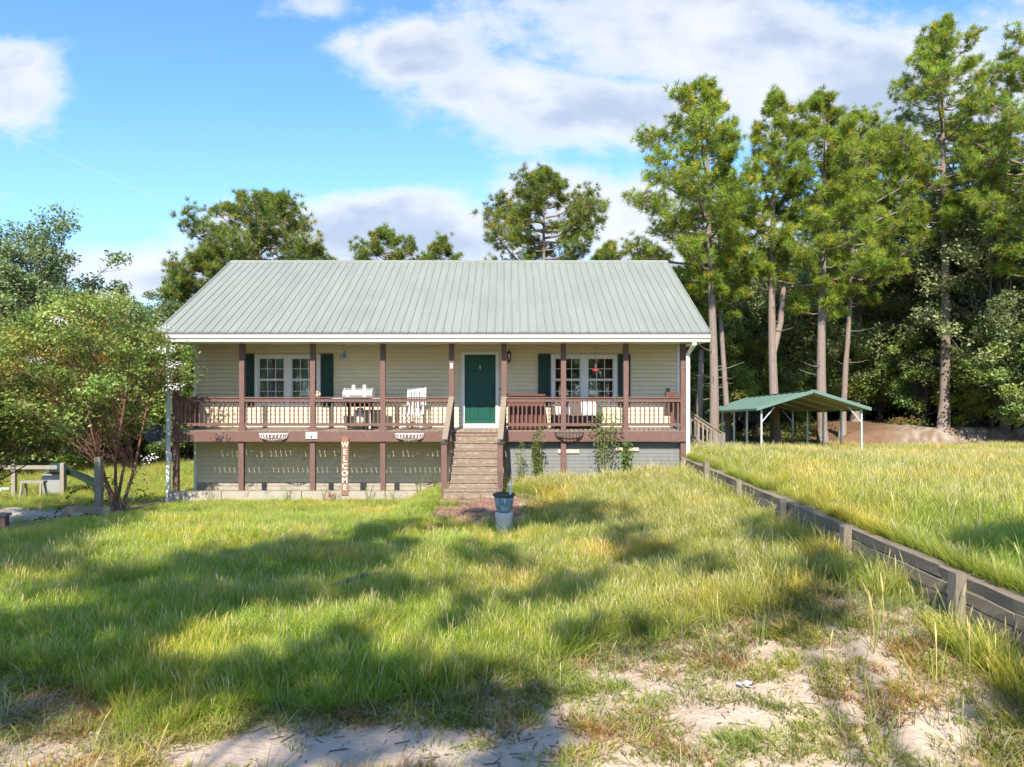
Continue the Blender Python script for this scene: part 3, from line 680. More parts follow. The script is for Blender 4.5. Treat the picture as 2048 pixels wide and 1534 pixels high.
# front door
d = MB(); d.box(-1.39, -1.30, DW - .048, DW + .06, ZD + .02, 3.985).box(-.38, -.29, DW - .048, DW + .06, ZD + .02, 3.985).box(-1.30, -.38, DW - .048, DW + .06, 3.90, 3.985)
dr_ = d.obj('front_door', 'trim_white', house); dr_['label'] = 'deep green six panel front door in white casing'
MB().box(-1.40, -.28, DW - .08, DW + .06, ZD + .004, ZD + .12).obj('threshold', 'trim_white', dr_)
sl = MB(); sl.box(-1.295, -.385, DW + .012, DW + .055, ZD + .125, 3.895); sl.obj('door_slab', 'door_green', dr_)
for (a, b) in ((-1.155, -.885), (-.795, -.525)):
    for (c, e) in ((1.98, 2.50), (2.68, 3.42), (3.53, 3.74)):
        p = MB(); w_ = .03
        p.add([(a, DW + .0115, c), (b, DW + .0115, c), (b, DW + .0115, e), (a, DW + .0115, e), (a + w_, DW + .0, c + w_), (b - w_, DW + .0, c + w_), (b - w_, DW + .0, e - w_), (a + w_, DW + .0, e - w_)],
              [(0, 1, 5, 4), (1, 2, 6, 5), (2, 3, 7, 6), (3, 0, 4, 7), (4, 5, 6, 7)]); p.obj('door_panel', 'door_green', dr_)
MB().lathe([(.03, 0), (.03, .01), (.014, .02), (.014, .045), (.03, .05), (.032, .07), (.018, .085)], n=12).obj('door_knob', 'black_metal', dr_)
kn = bpy.data.objects['door_knob']; kn.rotation_euler = (R(90), 0, 0); kn.location = (-.44, DW + .012, 2.74)
db = MB().lathe([(.03, 0), (.03, .02), (.02, .028)], n=12).obj('deadbolt', 'black_metal', dr_); db.rotation_euler = (R(90), 0, 0); db.location = (-.44, DW + .012, 2.88)
MB().lathe([(.004, 0), (.017, .03), (.02, .07), (.010, .11), (.003, .12)], (-.84, DW + .004, 3.46), 8).obj('door_hanging', 'white_paint', dr_)
MB().box(-.26, -.22, DW - .03, DW - .014, 2.86, 2.93).obj('doorbell', 'pale_wood', house)
# wall lantern beside the door
la = MB(); lx, ly, lz = .015, DW - .12, 3.83
la.box(lx - .03, lx + .03, DW - .03, DW - .012, lz - .12, lz + .10).bar((lx, DW - .02, lz - .05), (lx, ly, lz - .17), .012, .012).bar((lx, ly, lz - .17), (lx, ly, lz - .10), .012, .012)
la.lathe([(.006, -.20), (.02, -.17), (.035, -.12), (.045, -.09)], (lx, ly, lz), 8).lathe([(.072, .10), (.05, .14), (.02, .17), (.012, .20), (.02, .215), (.004, .24)], (lx, ly, lz), 8)
for k in range(6): a = k * math.pi / 3; la.bar((lx + .045 * math.cos(a), ly + .045 * math.sin(a), lz - .09), (lx + .066 * math.cos(a), ly + .066 * math.sin(a), lz + .10), .008, .008)
lo = la.obj('porch_light', 'black_metal', house)
MB().lathe([(.040, -.085), (.058, .095)], (lx, ly, lz), 6).obj('lantern_glass', 'window_glass', lo)

# ---- porch
PX = [-9.215, -7.375, -5.42, -3.475, -1.575, -.124, 1.52, 3.25, 4.83]; ps = .14
post_me = MB().box(-ps / 2, ps / 2, 0, ps, 0, ZS - .052 - ZD - .004).mesh('porch_post', 'brown_paint')
for x in PX: link('porch_post', post_me, house, (x, DF, ZD + .004))
low = MB().box(-ps / 2, ps / 2, 0, ps, -.4, 1.435).mesh('support_post', 'brown_paint')
for x in [-9.215, -7.395, -5.42, -3.475, 1.52, 3.25, 4.83]: link('support_post', low, house, (x, DF + .01, 0))
for x in (-7.375, -5.42, -3.475, 3.25): MB().box(x + ps / 2 + .003, x + ps / 2 + .045, DF + .003, DF + .10, ZD + .005, ZD + .11).box(x - ps / 2 - .045, x - ps / 2 - .003, DF + .003, DF + .10, ZD + .005, ZD + .11).obj('post_cleat', 'brown_paint', house)
DX0, DX1 = -9.285, 4.905
MB().box(DX0, -1.655, DF - .045, DF - .004, 1.44, ZD - .008).obj('rim_board', 'brown_paint', house)
MB().box(-.07, DX1, DF - .045, DF - .004, 1.44, ZD - .008).obj('rim_board', 'brown_paint', house)
MB().box(-1.65, -.075, DF - .030, DF + .01, 1.44, ZD - .03).obj('rim_board', 'brown_paint', house)
for x in (DX0, DX1 - .04): MB().box(x, x + .04, DF + .0, DW - .016, 1.44, ZD - .034).obj('rim_board', 'brown_paint', house)
m = MB()
for yj in (DF + .5, DF + .98): MB().box(DX0 + .05, DX1 - .05, yj, yj + .04, 1.50, ZD - .035).obj('joist', 'deck_wood', house)
x = DX0; k = 0
dbm = MB().box(0, .1335, DF - .03, DW - .016, -.033, 0).mesh('deck_board', 'deck_wood')
while x < DX1 - .1:
    link('deck_board', dbm, house, (x, 0, ZD + random.uniform(-.0015, .0015))); x += .1445
# railings
RT, RB = 2.67, 1.90
segs = [(PX[i] + ps / 2, PX[i + 1] - ps / 2) for i in range(8) if i != 4]
bal = MB().box(-.018, .018, 0, .034, 1.90, 2.575).mesh('baluster', 'brown_paint')
for a, b in segs:
    MB().box(a + .002, b - .002, DF - .02, DF + .135, 2.635, 2.668).obj('top_rail', 'brown_paint', house)
    MB().box(a + .002, b - .002, DF + .012, DF + .05, 2.535, 2.625).obj('sub_rail', 'brown_paint', house)
    MB().box(a + .002, b - .002, DF + .008, DF + .046, 1.865, 1.945).obj('bottom_rail', 'brown_paint', house)
    n = round((b - a) / .1295); w = (b - a) / n
    for i in range(n):
        o = link('baluster', bal, house, (a + w * (i + .5) + random.uniform(-.006, .006), DF + .052, 0)); o.rotation_euler[1] = random.uniform(-.004, .004)
for x in (PX[0], PX[-1]):
    MB().box(x - .07, x + .07, DF + ps, DW - .02, 2.635, 2.668).box(x - .02, x + .02, DF + ps, DW - .02, 2.535, 2.625).box(x - .02, x + .02, DF + ps, DW - .02, 1.865, 1.945).obj('side_rail', 'brown_paint', house)
    MB().box(x - .06, x + .06, DW - .16, DW - .03, ZD, 2.634).obj('rail_post', 'brown_paint', house)
    for i in range(9): link('baluster', bal, house, (x + .034, DF + .22 + i * .13, 0))
# plinth under the left half of the porch, grey skirt under the right half
for x0, x1 in ((-9.35, -7.9), (-7.88, -5.7), (-5.68, -3.4), (-3.38, -1.68)):
    MB().box(x0, x1, DF - .12, DF + .06, -.42, .075).obj('plinth_block', 'concrete', house)
sk = MB().box(-.02, 4.86, DF + .20, DF + .24, -.2, 1.40).obj('porch_skirt', 'skirt_grey', house)
m = MB(); z = .2
while z < 1.4: m.box(-.02, 4.86, DF + .192, DF + .1995, z, z + .006); z += .10
x = .05
while x < 4.8: m.box(x, x + .005, DF + .186, DF + .1915, 0, 1.40); x += .20
m.obj('skirt_mesh', 'skirt_line', sk)['kind'] = 'stuff'
for x0, x1, z in ((1.37, 1.97, 1.10), (2.98, 3.63, 1.16)): MB().box(x0, x1, DF + .155, DF + .18, z, z + .11).obj('pale_board', 'vent_white', house)

# ---- front steps
st = MB(); SX0, SX1 = -1.52, -.20; st.cur = 0
steps = MB()
for x in (SX0 - .0, SX1 - .04):
    steps.add([(x + dx, y, z) for dx in (0, .045) for y, z in ((DF - .03, 1.52), (18.68, .15), (18.68, -.1), (19.1, -.1), (DF - .03, 1.18))], [(0, 1, 2, 3, 4), (9, 8, 7, 6, 5), (0, 5, 6, 1), (1, 6, 7, 2)])
fs = steps.obj('front_steps', 'step_wood', house)
g_, r_ = .265, .180; zt = 1.655; yt = 20.46
MB().box(SX0 + .05, SX1 - .05, DF - .11, DF - .035, 1.50, 1.70).obj('riser', 'brown_paint', fs)
for k in range(8):
    zk = zt - k * r_; yk = yt - k * g_
    wide = .09 if k == 7 else 0
    tx0, tx1 = (SX0 + .047 - wide * 1.5, SX1 - .043 + wide)
    MB().box(tx0, tx1, yk - .015, yk + .245, zk - .038, zk).obj('tread', 'step_wood', fs)
    MB().box(tx0 + .004, tx1 - .004, yk + .008, yk + .035, zk - .178 if k < 7 else zk - .24, zk - .040).obj('riser', 'step_wood', fs)
for x, xt in ((-1.615, PX[4]), (-.212, PX[5])):
    yb = 18.80
    MB().box(x - .07, x + .07, yb, yb + .13, .05, 1.52).obj('newel_post', 'brown_paint', fs)
    c = MB(); c.box(x - .095, x + .095, yb - .025, yb + .155, 1.522, 1.545); c.add([(x - .08, yb - .01, 1.546), (x + .08, yb - .01, 1.546), (x + .08, yb + .14, 1.546), (x - .08, yb + .14, 1.546), (x, yb + .065, 1.60)], [(0, 1, 4), (1, 2, 4), (2, 3, 4), (3, 0, 4)])
    c.obj('post_cap', 'dark_metal', fs)
    A = Vector((x + (.0), yb + .14, 1.62)); B = Vector((xt, DF - .01, 2.665))
    MB().bar(A, B, .145, .036).obj('handrail', 'grey_wood', fs)
    MB().bar(A + Vector((0, .02, -.10)), B + Vector((0, 0, -.10)), .038, .09).obj('handrail_support', 'brown_paint', fs)
    lowo = Vector((0, 0, -.78)); MB().bar(A + lowo + Vector((0, 0, 0)), B + lowo, .038, .085).obj('handrail_support', 'brown_paint', fs)
    for i in range(13):
        q = (i + .6) / 13.5; p = A.lerp(B, q); MB().box(p.x - .018, p.x + .018, p.y - .018, p.y + .018, p.z - .80, p.z - .10).obj('stair_baluster', 'brown_paint', fs)
# back steps on the right side
bs = MB(); A = Vector((5.10, 23.6, 2.55)); B = Vector((6.72, 23.6, 1.50))
bst = MB().bar(A - Vector((0, 0, .95)), B - Vector((0, 0, .95)), .04, .22).bar(A + Vector((0, 1.0, -.95)), B + Vector((0, 1.0, -.95)), .04, .22).obj('side_steps', 'pale_wood', house)
for i in range(7):
    p = (A - Vector((0, 0, .86))).lerp(B - Vector((0, 0, .86)), (i + .5) / 7); MB().box(p.x - .15, p.x + .15, p.y + .03, p.y + .97, p.z, p.z + .035).obj('tread', 'pale_wood', bst)
for yo in (0, 1.0):
    o_ = Vector((0, yo, 0))
    MB().bar(A + o_, B + o_, .13, .035).bar(A + o_ - Vector((0, 0, .09)), B + o_ - Vector((0, 0, .09)), .035, .08).bar(A + o_ - Vector((0, 0, .72)), B + o_ - Vector((0, 0, .72)), .035, .08).obj('handrail', 'brown_paint' if yo else 'post_wood', bst)
    MB().box(6.68, 6.80, 23.53 + yo, 23.65 + yo, .3, 1.5).obj('newel_post', 'post_wood', bst)
    for i in range(12):
        p = A.lerp(B, (i + .5) / 12) + o_; MB().box(p.x - .018, p.x + .018, p.y - .018, p.y + .018, p.z - .72, p.z - .08).obj('stair_baluster', 'pale_wood', bst)
# small fittings fixed to the porch
MB().box(-5.58, -5.27, DF - .075, DF - .047, 1.52, 1.70).obj('outlet_plate', 'white_paint', house)
MB().lathe([(.028, 0), (.028, .02)], (0, 0, 0), 10).obj('outlet_cover', 'dark_metal', bpy.data.objects['outlet_plate']); oc = bpy.data.objects['outlet_cover']; oc.rotation_euler = (R(90), 0, 0); oc.location = (-5.42, DF - .075, 1.575)
MB().box(-1.61, -1.54, DF - .03, DF - .004, 3.46, 3.60).obj('thermometer', 'white_paint', house)
MB().box(-1.59, -1.56, DF - .034, DF - .031, 3.49, 3.57).obj('thermometer_dial', 'galvanised', bpy.data.objects['thermometer'])

# ================================================================== THINGS ON THE PORCH
def grill():
    X, Y = -4.25, 21.35
    g = thing('gas_grill', 'gas grill with bright steel lid on the porch left of the rocking chair', 'grill', (X, Y, ZD + .004))
    m = MB(); prof = [(-.27, .90), (-.28, 1.00), (-.22, 1.10), (-.08, 1.17), (.10, 1.17), (.22, 1.08), (.26, .96), (.26, .90)]
    m.prism(prof, -.38, .38); m.obj('lid', 'steel', g)
    for s in (-1, 1): MB().prism([(y * 1.03, .905 + (z - .905) * 1.03) for y, z in prof], s * .38 + (-.03 if s < 0 else 0), s * .38 + (0 if s < 0 else .03)).obj('lid_end', 'galvanised', g)
    MB().tube([(-.22, -.10, 1.245), (.22, -.10, 1.245)], .018, 8).obj('handle', 'dark_metal', g)
    for x in (-.17, .14): MB().box(x - .01, x + .075, -.13, -.08, 1.155, 1.262).obj('handle_bracket', 'white_paint', g)
    MB().prism([(-.28, .895), (.26, .895), (.20, .66), (-.22, .66)], -.37, .37).obj('firebox', 'black_metal', g)
    MB().box(-.39, .39, -.31, -.285, .74, .89).obj('control_panel', 'dark_metal', g)
    for x in (-.25, 0, .25): o = MB().lathe([(.03, 0), (.03, .02), (.018, .04)], n=10).obj('knob', 'black_metal', g); o.rotation_euler = (R(90), 0, 0); o.location = (x, -.311, .815)
    for x in (-.28, .20): MB().box(x - .05, x + .06, -.30, -.275, .905, .945).obj('latch', 'galvanised', g)
    for s in (-1, 1): MB().box(s * .39 if s > 0 else -.72, .72 if s > 0 else -.39, -.24, .22, .875, .905).obj('side_shelf', 'white_paint', g)
    for x in (-.34, .34):
        for y in (-.22, .20): MB().box(x - .025, x + .025, y - .025, y + .025, .03, .66).obj('leg', 'white_paint' if (y < 0) else 'black_metal', g)
    MB().box(-.36, .36, -.22, .20, .10, .13).obj('bottom_shelf', 'brown_paint', g)
    for x in (.22, .34): o = MB().lathe([(.05, -.02), (.085, -.02), (.085, .02), (.05, .02)], n=14).obj('wheel', 'tyre', g); o.rotation_euler = (R(90), 0, R(8)); o.location = (x, -.22, .085)
    t_ = thing('propane_tank', 'white propane cylinder standing under the gas grill', 'gas cylinder', (X + .03, Y + 0, ZD + .135))
    MB().lathe([(.10, .0), (.10, .03), (.13, .04), (.15, .09), (.15, .30), (.13, .37), (.05, .40)], n=18).obj('tank_body', 'tank_white', t_, True)
    MB().lathe([(.09, .375), (.095, .48), (.088, .48), (.083, .375)], n=16, cap=False).obj('collar', 'tank_white', t_, True); MB().lathe([(.02, .40), (.02, .44), (.03, .45), (.03, .47)], n=8).obj('valve', 'dark_metal', t_)
grill()
def rocking_chair():
    r = thing('rocking_chair', 'white slatted wooden rocking chair facing the lawn near the front steps', 'chair', (-2.68, 21.35, ZD + .004), rz=R(-10))
    w = .27
    for s in (-1, 1):
        MB().bar((s * w, .16, .06), (s * w * .95, .26, 1.20), .038, .05, (0, 1, 0)).obj('back_post', 'white_paint', r)
        MB().bar((s * w, -.27, .06), (s * w, -.27, .66), .04, .05, (0, 1, 0)).obj('front_leg', 'white_paint', r)
        m = MB(); pts = [(s * w, -.46 + .98 * q, .028 + .26 * (q - .42) ** 2 * 1.1) for q in np.linspace(0, 1, 10)]
        for a, b in zip(pts[:-1], pts[1:]): m.bar(a, b, .035, .05)
        m.obj('rocker', 'white_paint', r)
        MB().bar((s * (w + .02), -.33, .68), (s * (w + .0), .24, .68), .085, .025).obj('armrest', 'white_paint', r)
    for i in range(8): MB().box(-w + .02, w - .02, -.26 + i * .055, -.215 + i * .055, .42 - i * .007, .44 - i * .007).obj('seat_slat', 'white_paint', r)
    MB().box(-w + .02, w - .02, -.285, -.262, .37, .43).obj('seat_rail', 'white_paint', r)
    for i in range(6): x = -.2 + i * .08; MB().bar((x, .19, .43), (x * .97, .262, 1.09), .042, .014, (0, 1, 0)).obj('back_slat', 'white_paint', r)
    m = MB(); top = []
    for i in range(8):
        x0 = -.235 + i * .47 / 8; x1 = x0 + .47 / 8; h0 = .045 * math.cos(x0 * 6); h1 = .045 * math.cos(x1 * 6)
        m.add([(x0, .245, 1.08), (x1, .245, 1.08), (x1, .25, 1.15 + h1), (x0, .25, 1.15 + h0), (x0, .27, 1.08), (x1, .27, 1.08), (x1, .275, 1.15 + h1), (x0, .275, 1.15 + h0)], [(0, 1, 2, 3), (7, 6, 5, 4), (3, 2, 6, 7)])
    m.obj('back_rail', 'white_paint', r); MB().bar((-w, .20, .46), (w, .20, .46), .03, .05).obj('back_rail', 'white_paint', r)
    for z_ in (.16, .26): MB().bar((-w, -.27, z_), (w, -.27, z_), .03, .03).obj('stretcher', 'white_paint', r)
rocking_chair()
def loveseat():
    X, Y = 1.95, 21.75
    s = thing('wicker_loveseat', 'dark wicker loveseat with cushions on the porch below the red curtained window', 'sofa', (X, Y, ZD + .004))
    m = MB(); m.box(-.60, .60, -.30, .30, .10, .38); m.obj('seat_base', 'wicker', s)
    m = MB()
    for i in range(24): m.box(-.60 + i * .05, -.58 + i * .05, -.308, -.3005, .11, .37)
    m.obj('weave', 'dark_metal', s)['kind'] = 'stuff'
    MB().prism([(.18, .38), (.30, .38), (.37, .84), (.28, .86)], -.60, .60).obj('backrest', 'wicker', s)
    for q in (-1, 1): MB().box(q * .60 - (.12 if q < 0 else 0), q * .60 + (.12 if q > 0 else 0), -.32, .30, .08, .62).obj('armrest', 'wicker', s)
    for x, y in ((-.66, -.28), (.66, -.28), (-.66, .26), (.66, .26)): MB().box(x - .03, x + .03, y - .03, y + .03, 0, .08).obj('leg', 'black_metal', s)
    for nm, lb, x, w, z0, h, tl in (('seat_pillow', 'wide white pillow standing at the right end of the wicker loveseat', .38, .44, .39, .42, .16), ('seat_pillow', 'low white cushion at the left end of the wicker loveseat', -.38, .42, .40, .24, .10)):
        m = MB(); vs = []; n = 8
        for side in (0, 1):
            for j in range(n + 1):
                for i in range(n + 1):
                    a, b = i / n * 2 - 1, j / n * 2 - 1; th_ = .075 * (1 - a ** 4) * (1 - b ** 4); vs.append((a * w / 2 * (1 - .04 * b * b), (th_ if side else -th_) + tl * (b * .5), (b + 1) * h / 2))
        q_ = (n + 1) ** 2; fs_ = []
        for side in (0, 1):
            for j in range(n):
                for i in range(n):
                    a = side * q_ + j * (n + 1) + i; f = (a, a + 1, a + n + 2, a + n + 1); fs_.append(f if side == 0 else f[::-1])
        m.add(vs, fs_); o = m.obj(nm, 'cushion', None, True); o.location = (X + x, Y + .02, ZD + z0); tag(o, lb, 'pillow')
loveseat()
def storage_box():
    s = thing('deck_box', 'tall reddish brown wooden storage box behind the rail right of the steps', 'storage box', (.50, 21.45, ZD + .004))
    for i in range(6): MB().box(-.50 + i * .167, -.337 + i * .167, -.30, -.275, .03, .95).obj('plank', 'red_wood', s)
    MB().box(-.50, -.475, -.274, .28, .03, .95).box(.475, .50, -.274, .28, .03, .95).box(-.474, .474, .255, .28, .03, .95).obj('side_panel', 'red_wood', s)
    MB().box(-.54, .54, -.34, .30, .955, 1.0).obj('lid', 'red_wood', s)
storage_box()
def birdhouse():
    X, Y, z = -4.62, 21.0, 3.83
    b = thing('birdhouse', 'small weathered tin birdhouse hanging from the porch ceiling above the grill', 'birdhouse', (X, Y, z), rz=R(25))
    MB().box(-.07, .07, -.07, .07, -.10, .06).obj('body', 'birdhouse_tin', b)
    MB().add([(-.10, -.10, .05), (0, -.10, .15), (.10, -.10, .05), (-.10, .10, .05), (0, .10, .15), (.10, .10, .05), (-.10, -.10, .035), (0, -.10, .135), (.10, -.10, .035), (-.10, .10, .035), (0, .10, .135), (.10, .10, .035)], [(0, 1, 4, 3), (1, 2, 5, 4), (6, 9, 10, 7), (7, 10, 11, 8), (0, 6, 7, 1), (1, 7, 8, 2)]).obj('roof', 'galvanised', b)
    o = MB().lathe([(.028, 0), (.028, .01)], n=10).obj('entrance', 'black_metal', b); o.rotation_euler = (R(90), 0, 0); o.location = (0, -.071, 0)
    MB().tube([(0, -.07, -.05), (0, -.13, -.05)], .008, 5).obj('perch', 'dark_metal', b)
    MB().tube([(0, 0, .14), (0, 0, ZS - z - .01)], .004, 4).obj('cord', 'dark_metal', b)
birdhouse()
def feeder():
    X, Y, z = 2.44, 21.0, 3.55
    b = thing('hummingbird_feeder', 'red hummingbird feeder with glass bottle hanging in front of the right window', 'bird feeder', (X, Y, z))
    MB().lathe([(.02, -.16), (.06, -.165), (.10, -.15), (.105, -.135), (.06, -.115), (.03, -.11)], n=14).obj('base', 'red_plastic', b, True)
    MB().lathe([(.03, -.11), (.04, -.06), (.045, .0), (.03, .05)], n=12).obj('bottle', 'clear_plastic', b, True)
    MB().lathe([(.03, .05), (.045, .06), (.025, .10), (.008, .12)], n=12).obj('cap', 'red_plastic', b, True)
    for k in range(4):
        a = k * 1.57 + .4; MB().lathe([(.014, -.145), (.018, -.125), (.004, -.118)], (.085 * math.cos(a), .085 * math.sin(a), 0), 6).obj('flower', 'red_plastic', b)
    MB().tube([(0, 0, .12), (.004, 0, .3), (0, 0, ZS - z - .01)], .004, 4).obj('hanger', 'dark_metal', b)
feeder()
# things standing on the rail
f = thing('squirrel_figurine', 'tiny tan figurine sitting on the porch rail beside the third post', 'figurine', (-5.30, DF + .06, 2.669))
MB().lathe([(.03, 0), (.05, .03), (.04, .08), (.025, .10)], n=10).obj('body', 'figurine_tan', f, True); MB().lathe([(.01, .095), (.035, .12), (.03, .155), (.008, .17)], n=10).obj('head', 'figurine_tan', f, True)
MB().tube([(.03, .03, .02), (.07, .04, .08), (.05, .04, .14)], [.02, .024, .01], 6).obj('tail', 'figurine_tan', f)
f = thing('rail_box', 'brown wooden box resting on the right end of the porch rail', 'box', (4.72, DF + .9, 2.669))
MB().box(-.20, .13, -.09, .09, 0, .11).obj('body', 'red_wood', f); MB().box(-.21, .14, -.10, .10, .111, .128).obj('lid', 'brown_paint', f)
f = thing('black_can', 'small black can standing on the box at the end of the rail', 'can', (4.60, DF + .9, 2.798))
MB().lathe([(.055, 0), (.055, .10)], n=12).obj('body', 'black_metal', f); MB().lathe([(.058, .10), (.058, .112)], n=12).obj('lid', 'dark_metal', f)

# half-round wire baskets on the rim board
def basket(X, mt, label, z=1.66, w=.40, y=DF - .05):
    b = thing('wire_basket', label, 'planter basket', (X, y, z), 'half round wire baskets on the porch rim')
    ring = [(w * math.cos(a), -.20 * math.sin(a), 0) for a in np.linspace(0, math.pi, 15)]
    MB().tube(ring, .011, 5).tube([(-w, 0, 0), (w, 0, 0)], .011, 5).obj('top_ring', mt, b)
    r2 = [(w * .55 * math.cos(a), -.11 * math.sin(a), -.17) for a in np.linspace(0, math.pi, 11)]
    MB().tube(r2, .009, 4).tube([(-w * .55, 0, -.17), (w * .55, 0, -.17)], .009, 4).obj('bottom_ring', mt, b)
    for a in np.linspace(0, math.pi, 13):
        p0 = Vector((w * math.cos(a), -.20 * math.sin(a), 0)); p1 = Vector((w * .55 * math.cos(a), -.11 * math.sin(a), -.17)); mid = Vector((p0.x * .93, p0.y * .98, -.10))
        MB().bar(p0, mid, .022, .009).bar(mid, p1, .022, .009).obj('strap', mt, b)
    return b
basket(-6.46, 'white_wire', 'white half round wire basket on the rim board left of the welcome sign')
basket(-2.72, 'white_wire', 'white half round wire basket on the rim board just left of the steps')
basket(1.67, 'dark_metal', 'black half round wire basket on the rim board right of the steps', 1.69)

# welcome sign
w = thing('welcome_sign', 'tall narrow orange wooden board with WELCOME lettering leaning on the porch rim', 'sign', (-4.49, DF - .135, -.02))
sg = MB().bar((0, 0, 0), (0, .03, 1.605), .19, .025, (0, 1, 0)).obj('board', 'orange_wood', w)
for i, ch in enumerate('WELCOME'):
    cu = bpy.data.curves.new('letter', 'FONT'); cu.body = ch; cu.size = .20; cu.align_x = 'CENTER'; cu.extrude = .003; cu.offset = .0015; cu.materials.append(M['white_paint'])
    tmp = bpy.data.objects.new('tmp', cu); C.objects.link(tmp); bpy.context.view_layer.update()
    lm = bpy.data.meshes.new_from_object(tmp.evaluated_get(bpy.context.evaluated_depsgraph_get())); bpy.data.objects.remove(tmp); bpy.data.curves.remove(cu)
    o = link('letter', lm, w); o.rotation_euler = (R(90), 0, 0); o.location = (0, -.019 + .03 * (1.30 - i * .195) / 1.6, 1.315 - i * .195); o.scale = (.95 if ch in 'WM' else 1.05, 1, 1)

# satellite dish
d_ = thing('satellite_dish', 'dark grey oval satellite dish on an arm beside the left porch post', 'satellite dish', (-9.30, DF - .10, 1.05))
dm = MB(); prof = [(r0, .16 * r0 * r0 / .1) for r0 in np.linspace(.001, .32, 8)]; dm.lathe(prof, n=28, cap=False); dm.lathe([(a, b - .008) for a, b in prof][::-1], n=28, cap=False)
dm.lathe([(.32, .155), (.326, .164), (.32, .170)], n=28, cap=False)
dd = dm.obj('reflector', 'dish_grey', d_, True); dd.location = (-.31, -.05, .56); dd.rotation_euler = (R(62), R(6), R(-20)); dd.scale = (1.0, .82, 1)
MB().tube([(-.02, .06, .0), (-.14, .04, .26), (-.26, .02, .50), (-.31, .0, .56)], .02, 6).obj('mast', 'galvanised', d_)
MB().tube([(-.25, -.05, .38), (-.16, -.30, .30), (-.10, -.42, .36)], .012, 5).obj('feed_arm', 'galvanised', d_); MB().lathe([(.03, 0), (.035, .08)], (-.10, -.43, .35), 8).obj('feed_horn', 'white_paint', d_)
MB().box(-.06, .02, .03, .06, -.10, .08).obj('bracket', 'galvanised', d_)

# ================================================================== YARD THINGS
# brick landing at the foot of the steps: every brick on its own, grass in the joints
bp = MB().box(-1.75, .30, 14.2, 18.55, -.25, -.12).obj('brick_path', 'ground', None)
bp.data.materials.clear(); bp.data.materials.append(M['concrete']); tag(bp, kind='structure')
bk_me = [MB().box(-.098, .098, -.047, .047, -.05, .012 + .002 * i).mesh('brick', 'brick') for i in range(3)]
nbr = 0
for j in range(42):
    for i in range(9):
        X = -1.62 + i * .208 + (.104 if j % 2 else 0); Y = 18.42 - j * .101
        if X > .15 or vnoise(X * 2, Y, 1.7) > .62 + .25 * (Y > 16.8): continue
        if nbr >= 295: continue
        o = link('brick', random.choice(bk_me), bp, (X, Y, float(ground_z(X, Y)) + .02 + random.uniform(-.006, .008)), (random.uniform(-.05, .05), random.uniform(-.05, .05), random.uniform(-.06, .06))); nbr += 1
zb_ = float(ground_z(-.09, 15.1))
b_ = thing('white_bucket', 'upturned white plastic bucket serving as stand under the blue flowerpot', 'bucket', (-.09, 15.1, zb_))
MB().lathe([(.155, 0), (.165, .05), (.175, .40), (.18, .42)], n=24).obj('body', 'bucket_white', b_, True); MB().lathe([(.178, .33), (.186, .335), (.186, .35), (.178, .355)], n=24, cap=False).obj('ridge', 'bucket_white', b_)
MB().tube([(.18 * math.cos(a), -.10 - .10 * math.sin(a * 1), .36 - .22 * math.sin(a)) for a in np.linspace(0, math.pi, 9)], .004, 4).obj('handle', 'dark_metal', b_)
p_ = thing('flower_pot', 'round blue glazed flowerpot with a dark rim standing on a white bucket', 'flowerpot', (-.09, 15.1, zb_ + .425))
MB().lathe([(.115, 0), (.13, .02), (.17, .12), (.195, .24), (.20, .33)], n=28).obj('body', 'pot_blue', p_, True)
MB().lathe([(.20, .325), (.225, .335), (.232, .375), (.21, .38), (.19, .35), (.185, .30)], n=28, cap=False).obj('rim', 'pot_rim', p_, True); MB().lathe([(.001, .315), (.187, .32)], n=20, cap=False).obj('soil', 'room_floor', p_)
V, f_, c_ = blades(26, .42, .5, .10, .006, .5, (.10, .12, .04), (.30, .30, .12), seeds=3); o = link('sprig', npmesh('sprig', V, f_, ['grass_blades'], c_), p_, (-.04, 0, .31))
a_ = thing('angel_figurine', 'small white angel figurine standing in the blue flowerpot', 'figurine', (.04, 15.16, zb_ + .425 + .31)); a_.scale = (.42, .42, .30)
MB().lathe([(.06, .0), (.075, .02), (.06, .30), (.045, .55), (.03, .68), (.05, .76), (.045, .86), (.022, .92)], n=14).obj('robe', 'ceramic_white', a_, True)
MB().lathe([(.018, .90), (.04, .94), (.043, .98), (.03, 1.02), (.006, 1.04)], n=12).obj('head', 'ceramic_white', a_, True)
for s in (-1, 1):
    MB().add([(s * .02, .04, .72), (s * .14, .07, .98), (s * .15, .07, .80), (s * .08, .06, .62), (s * .02, .055, .72), (s * .14, .085, .98), (s * .15, .085, .80), (s * .08, .075, .62)], [(0, 1, 2, 3), (7, 6, 5, 4), (0, 4, 5, 1), (1, 5, 6, 2), (2, 6, 7, 3), (3, 7, 4, 0)]).obj('wing', 'ceramic_white', a_)
    MB().tube([(s * .045, 0, .84), (s * .07, -.05, .76), (s * .01, -.09, .80)], [.016, .014, .011], 6).obj('arm', 'ceramic_white', a_)

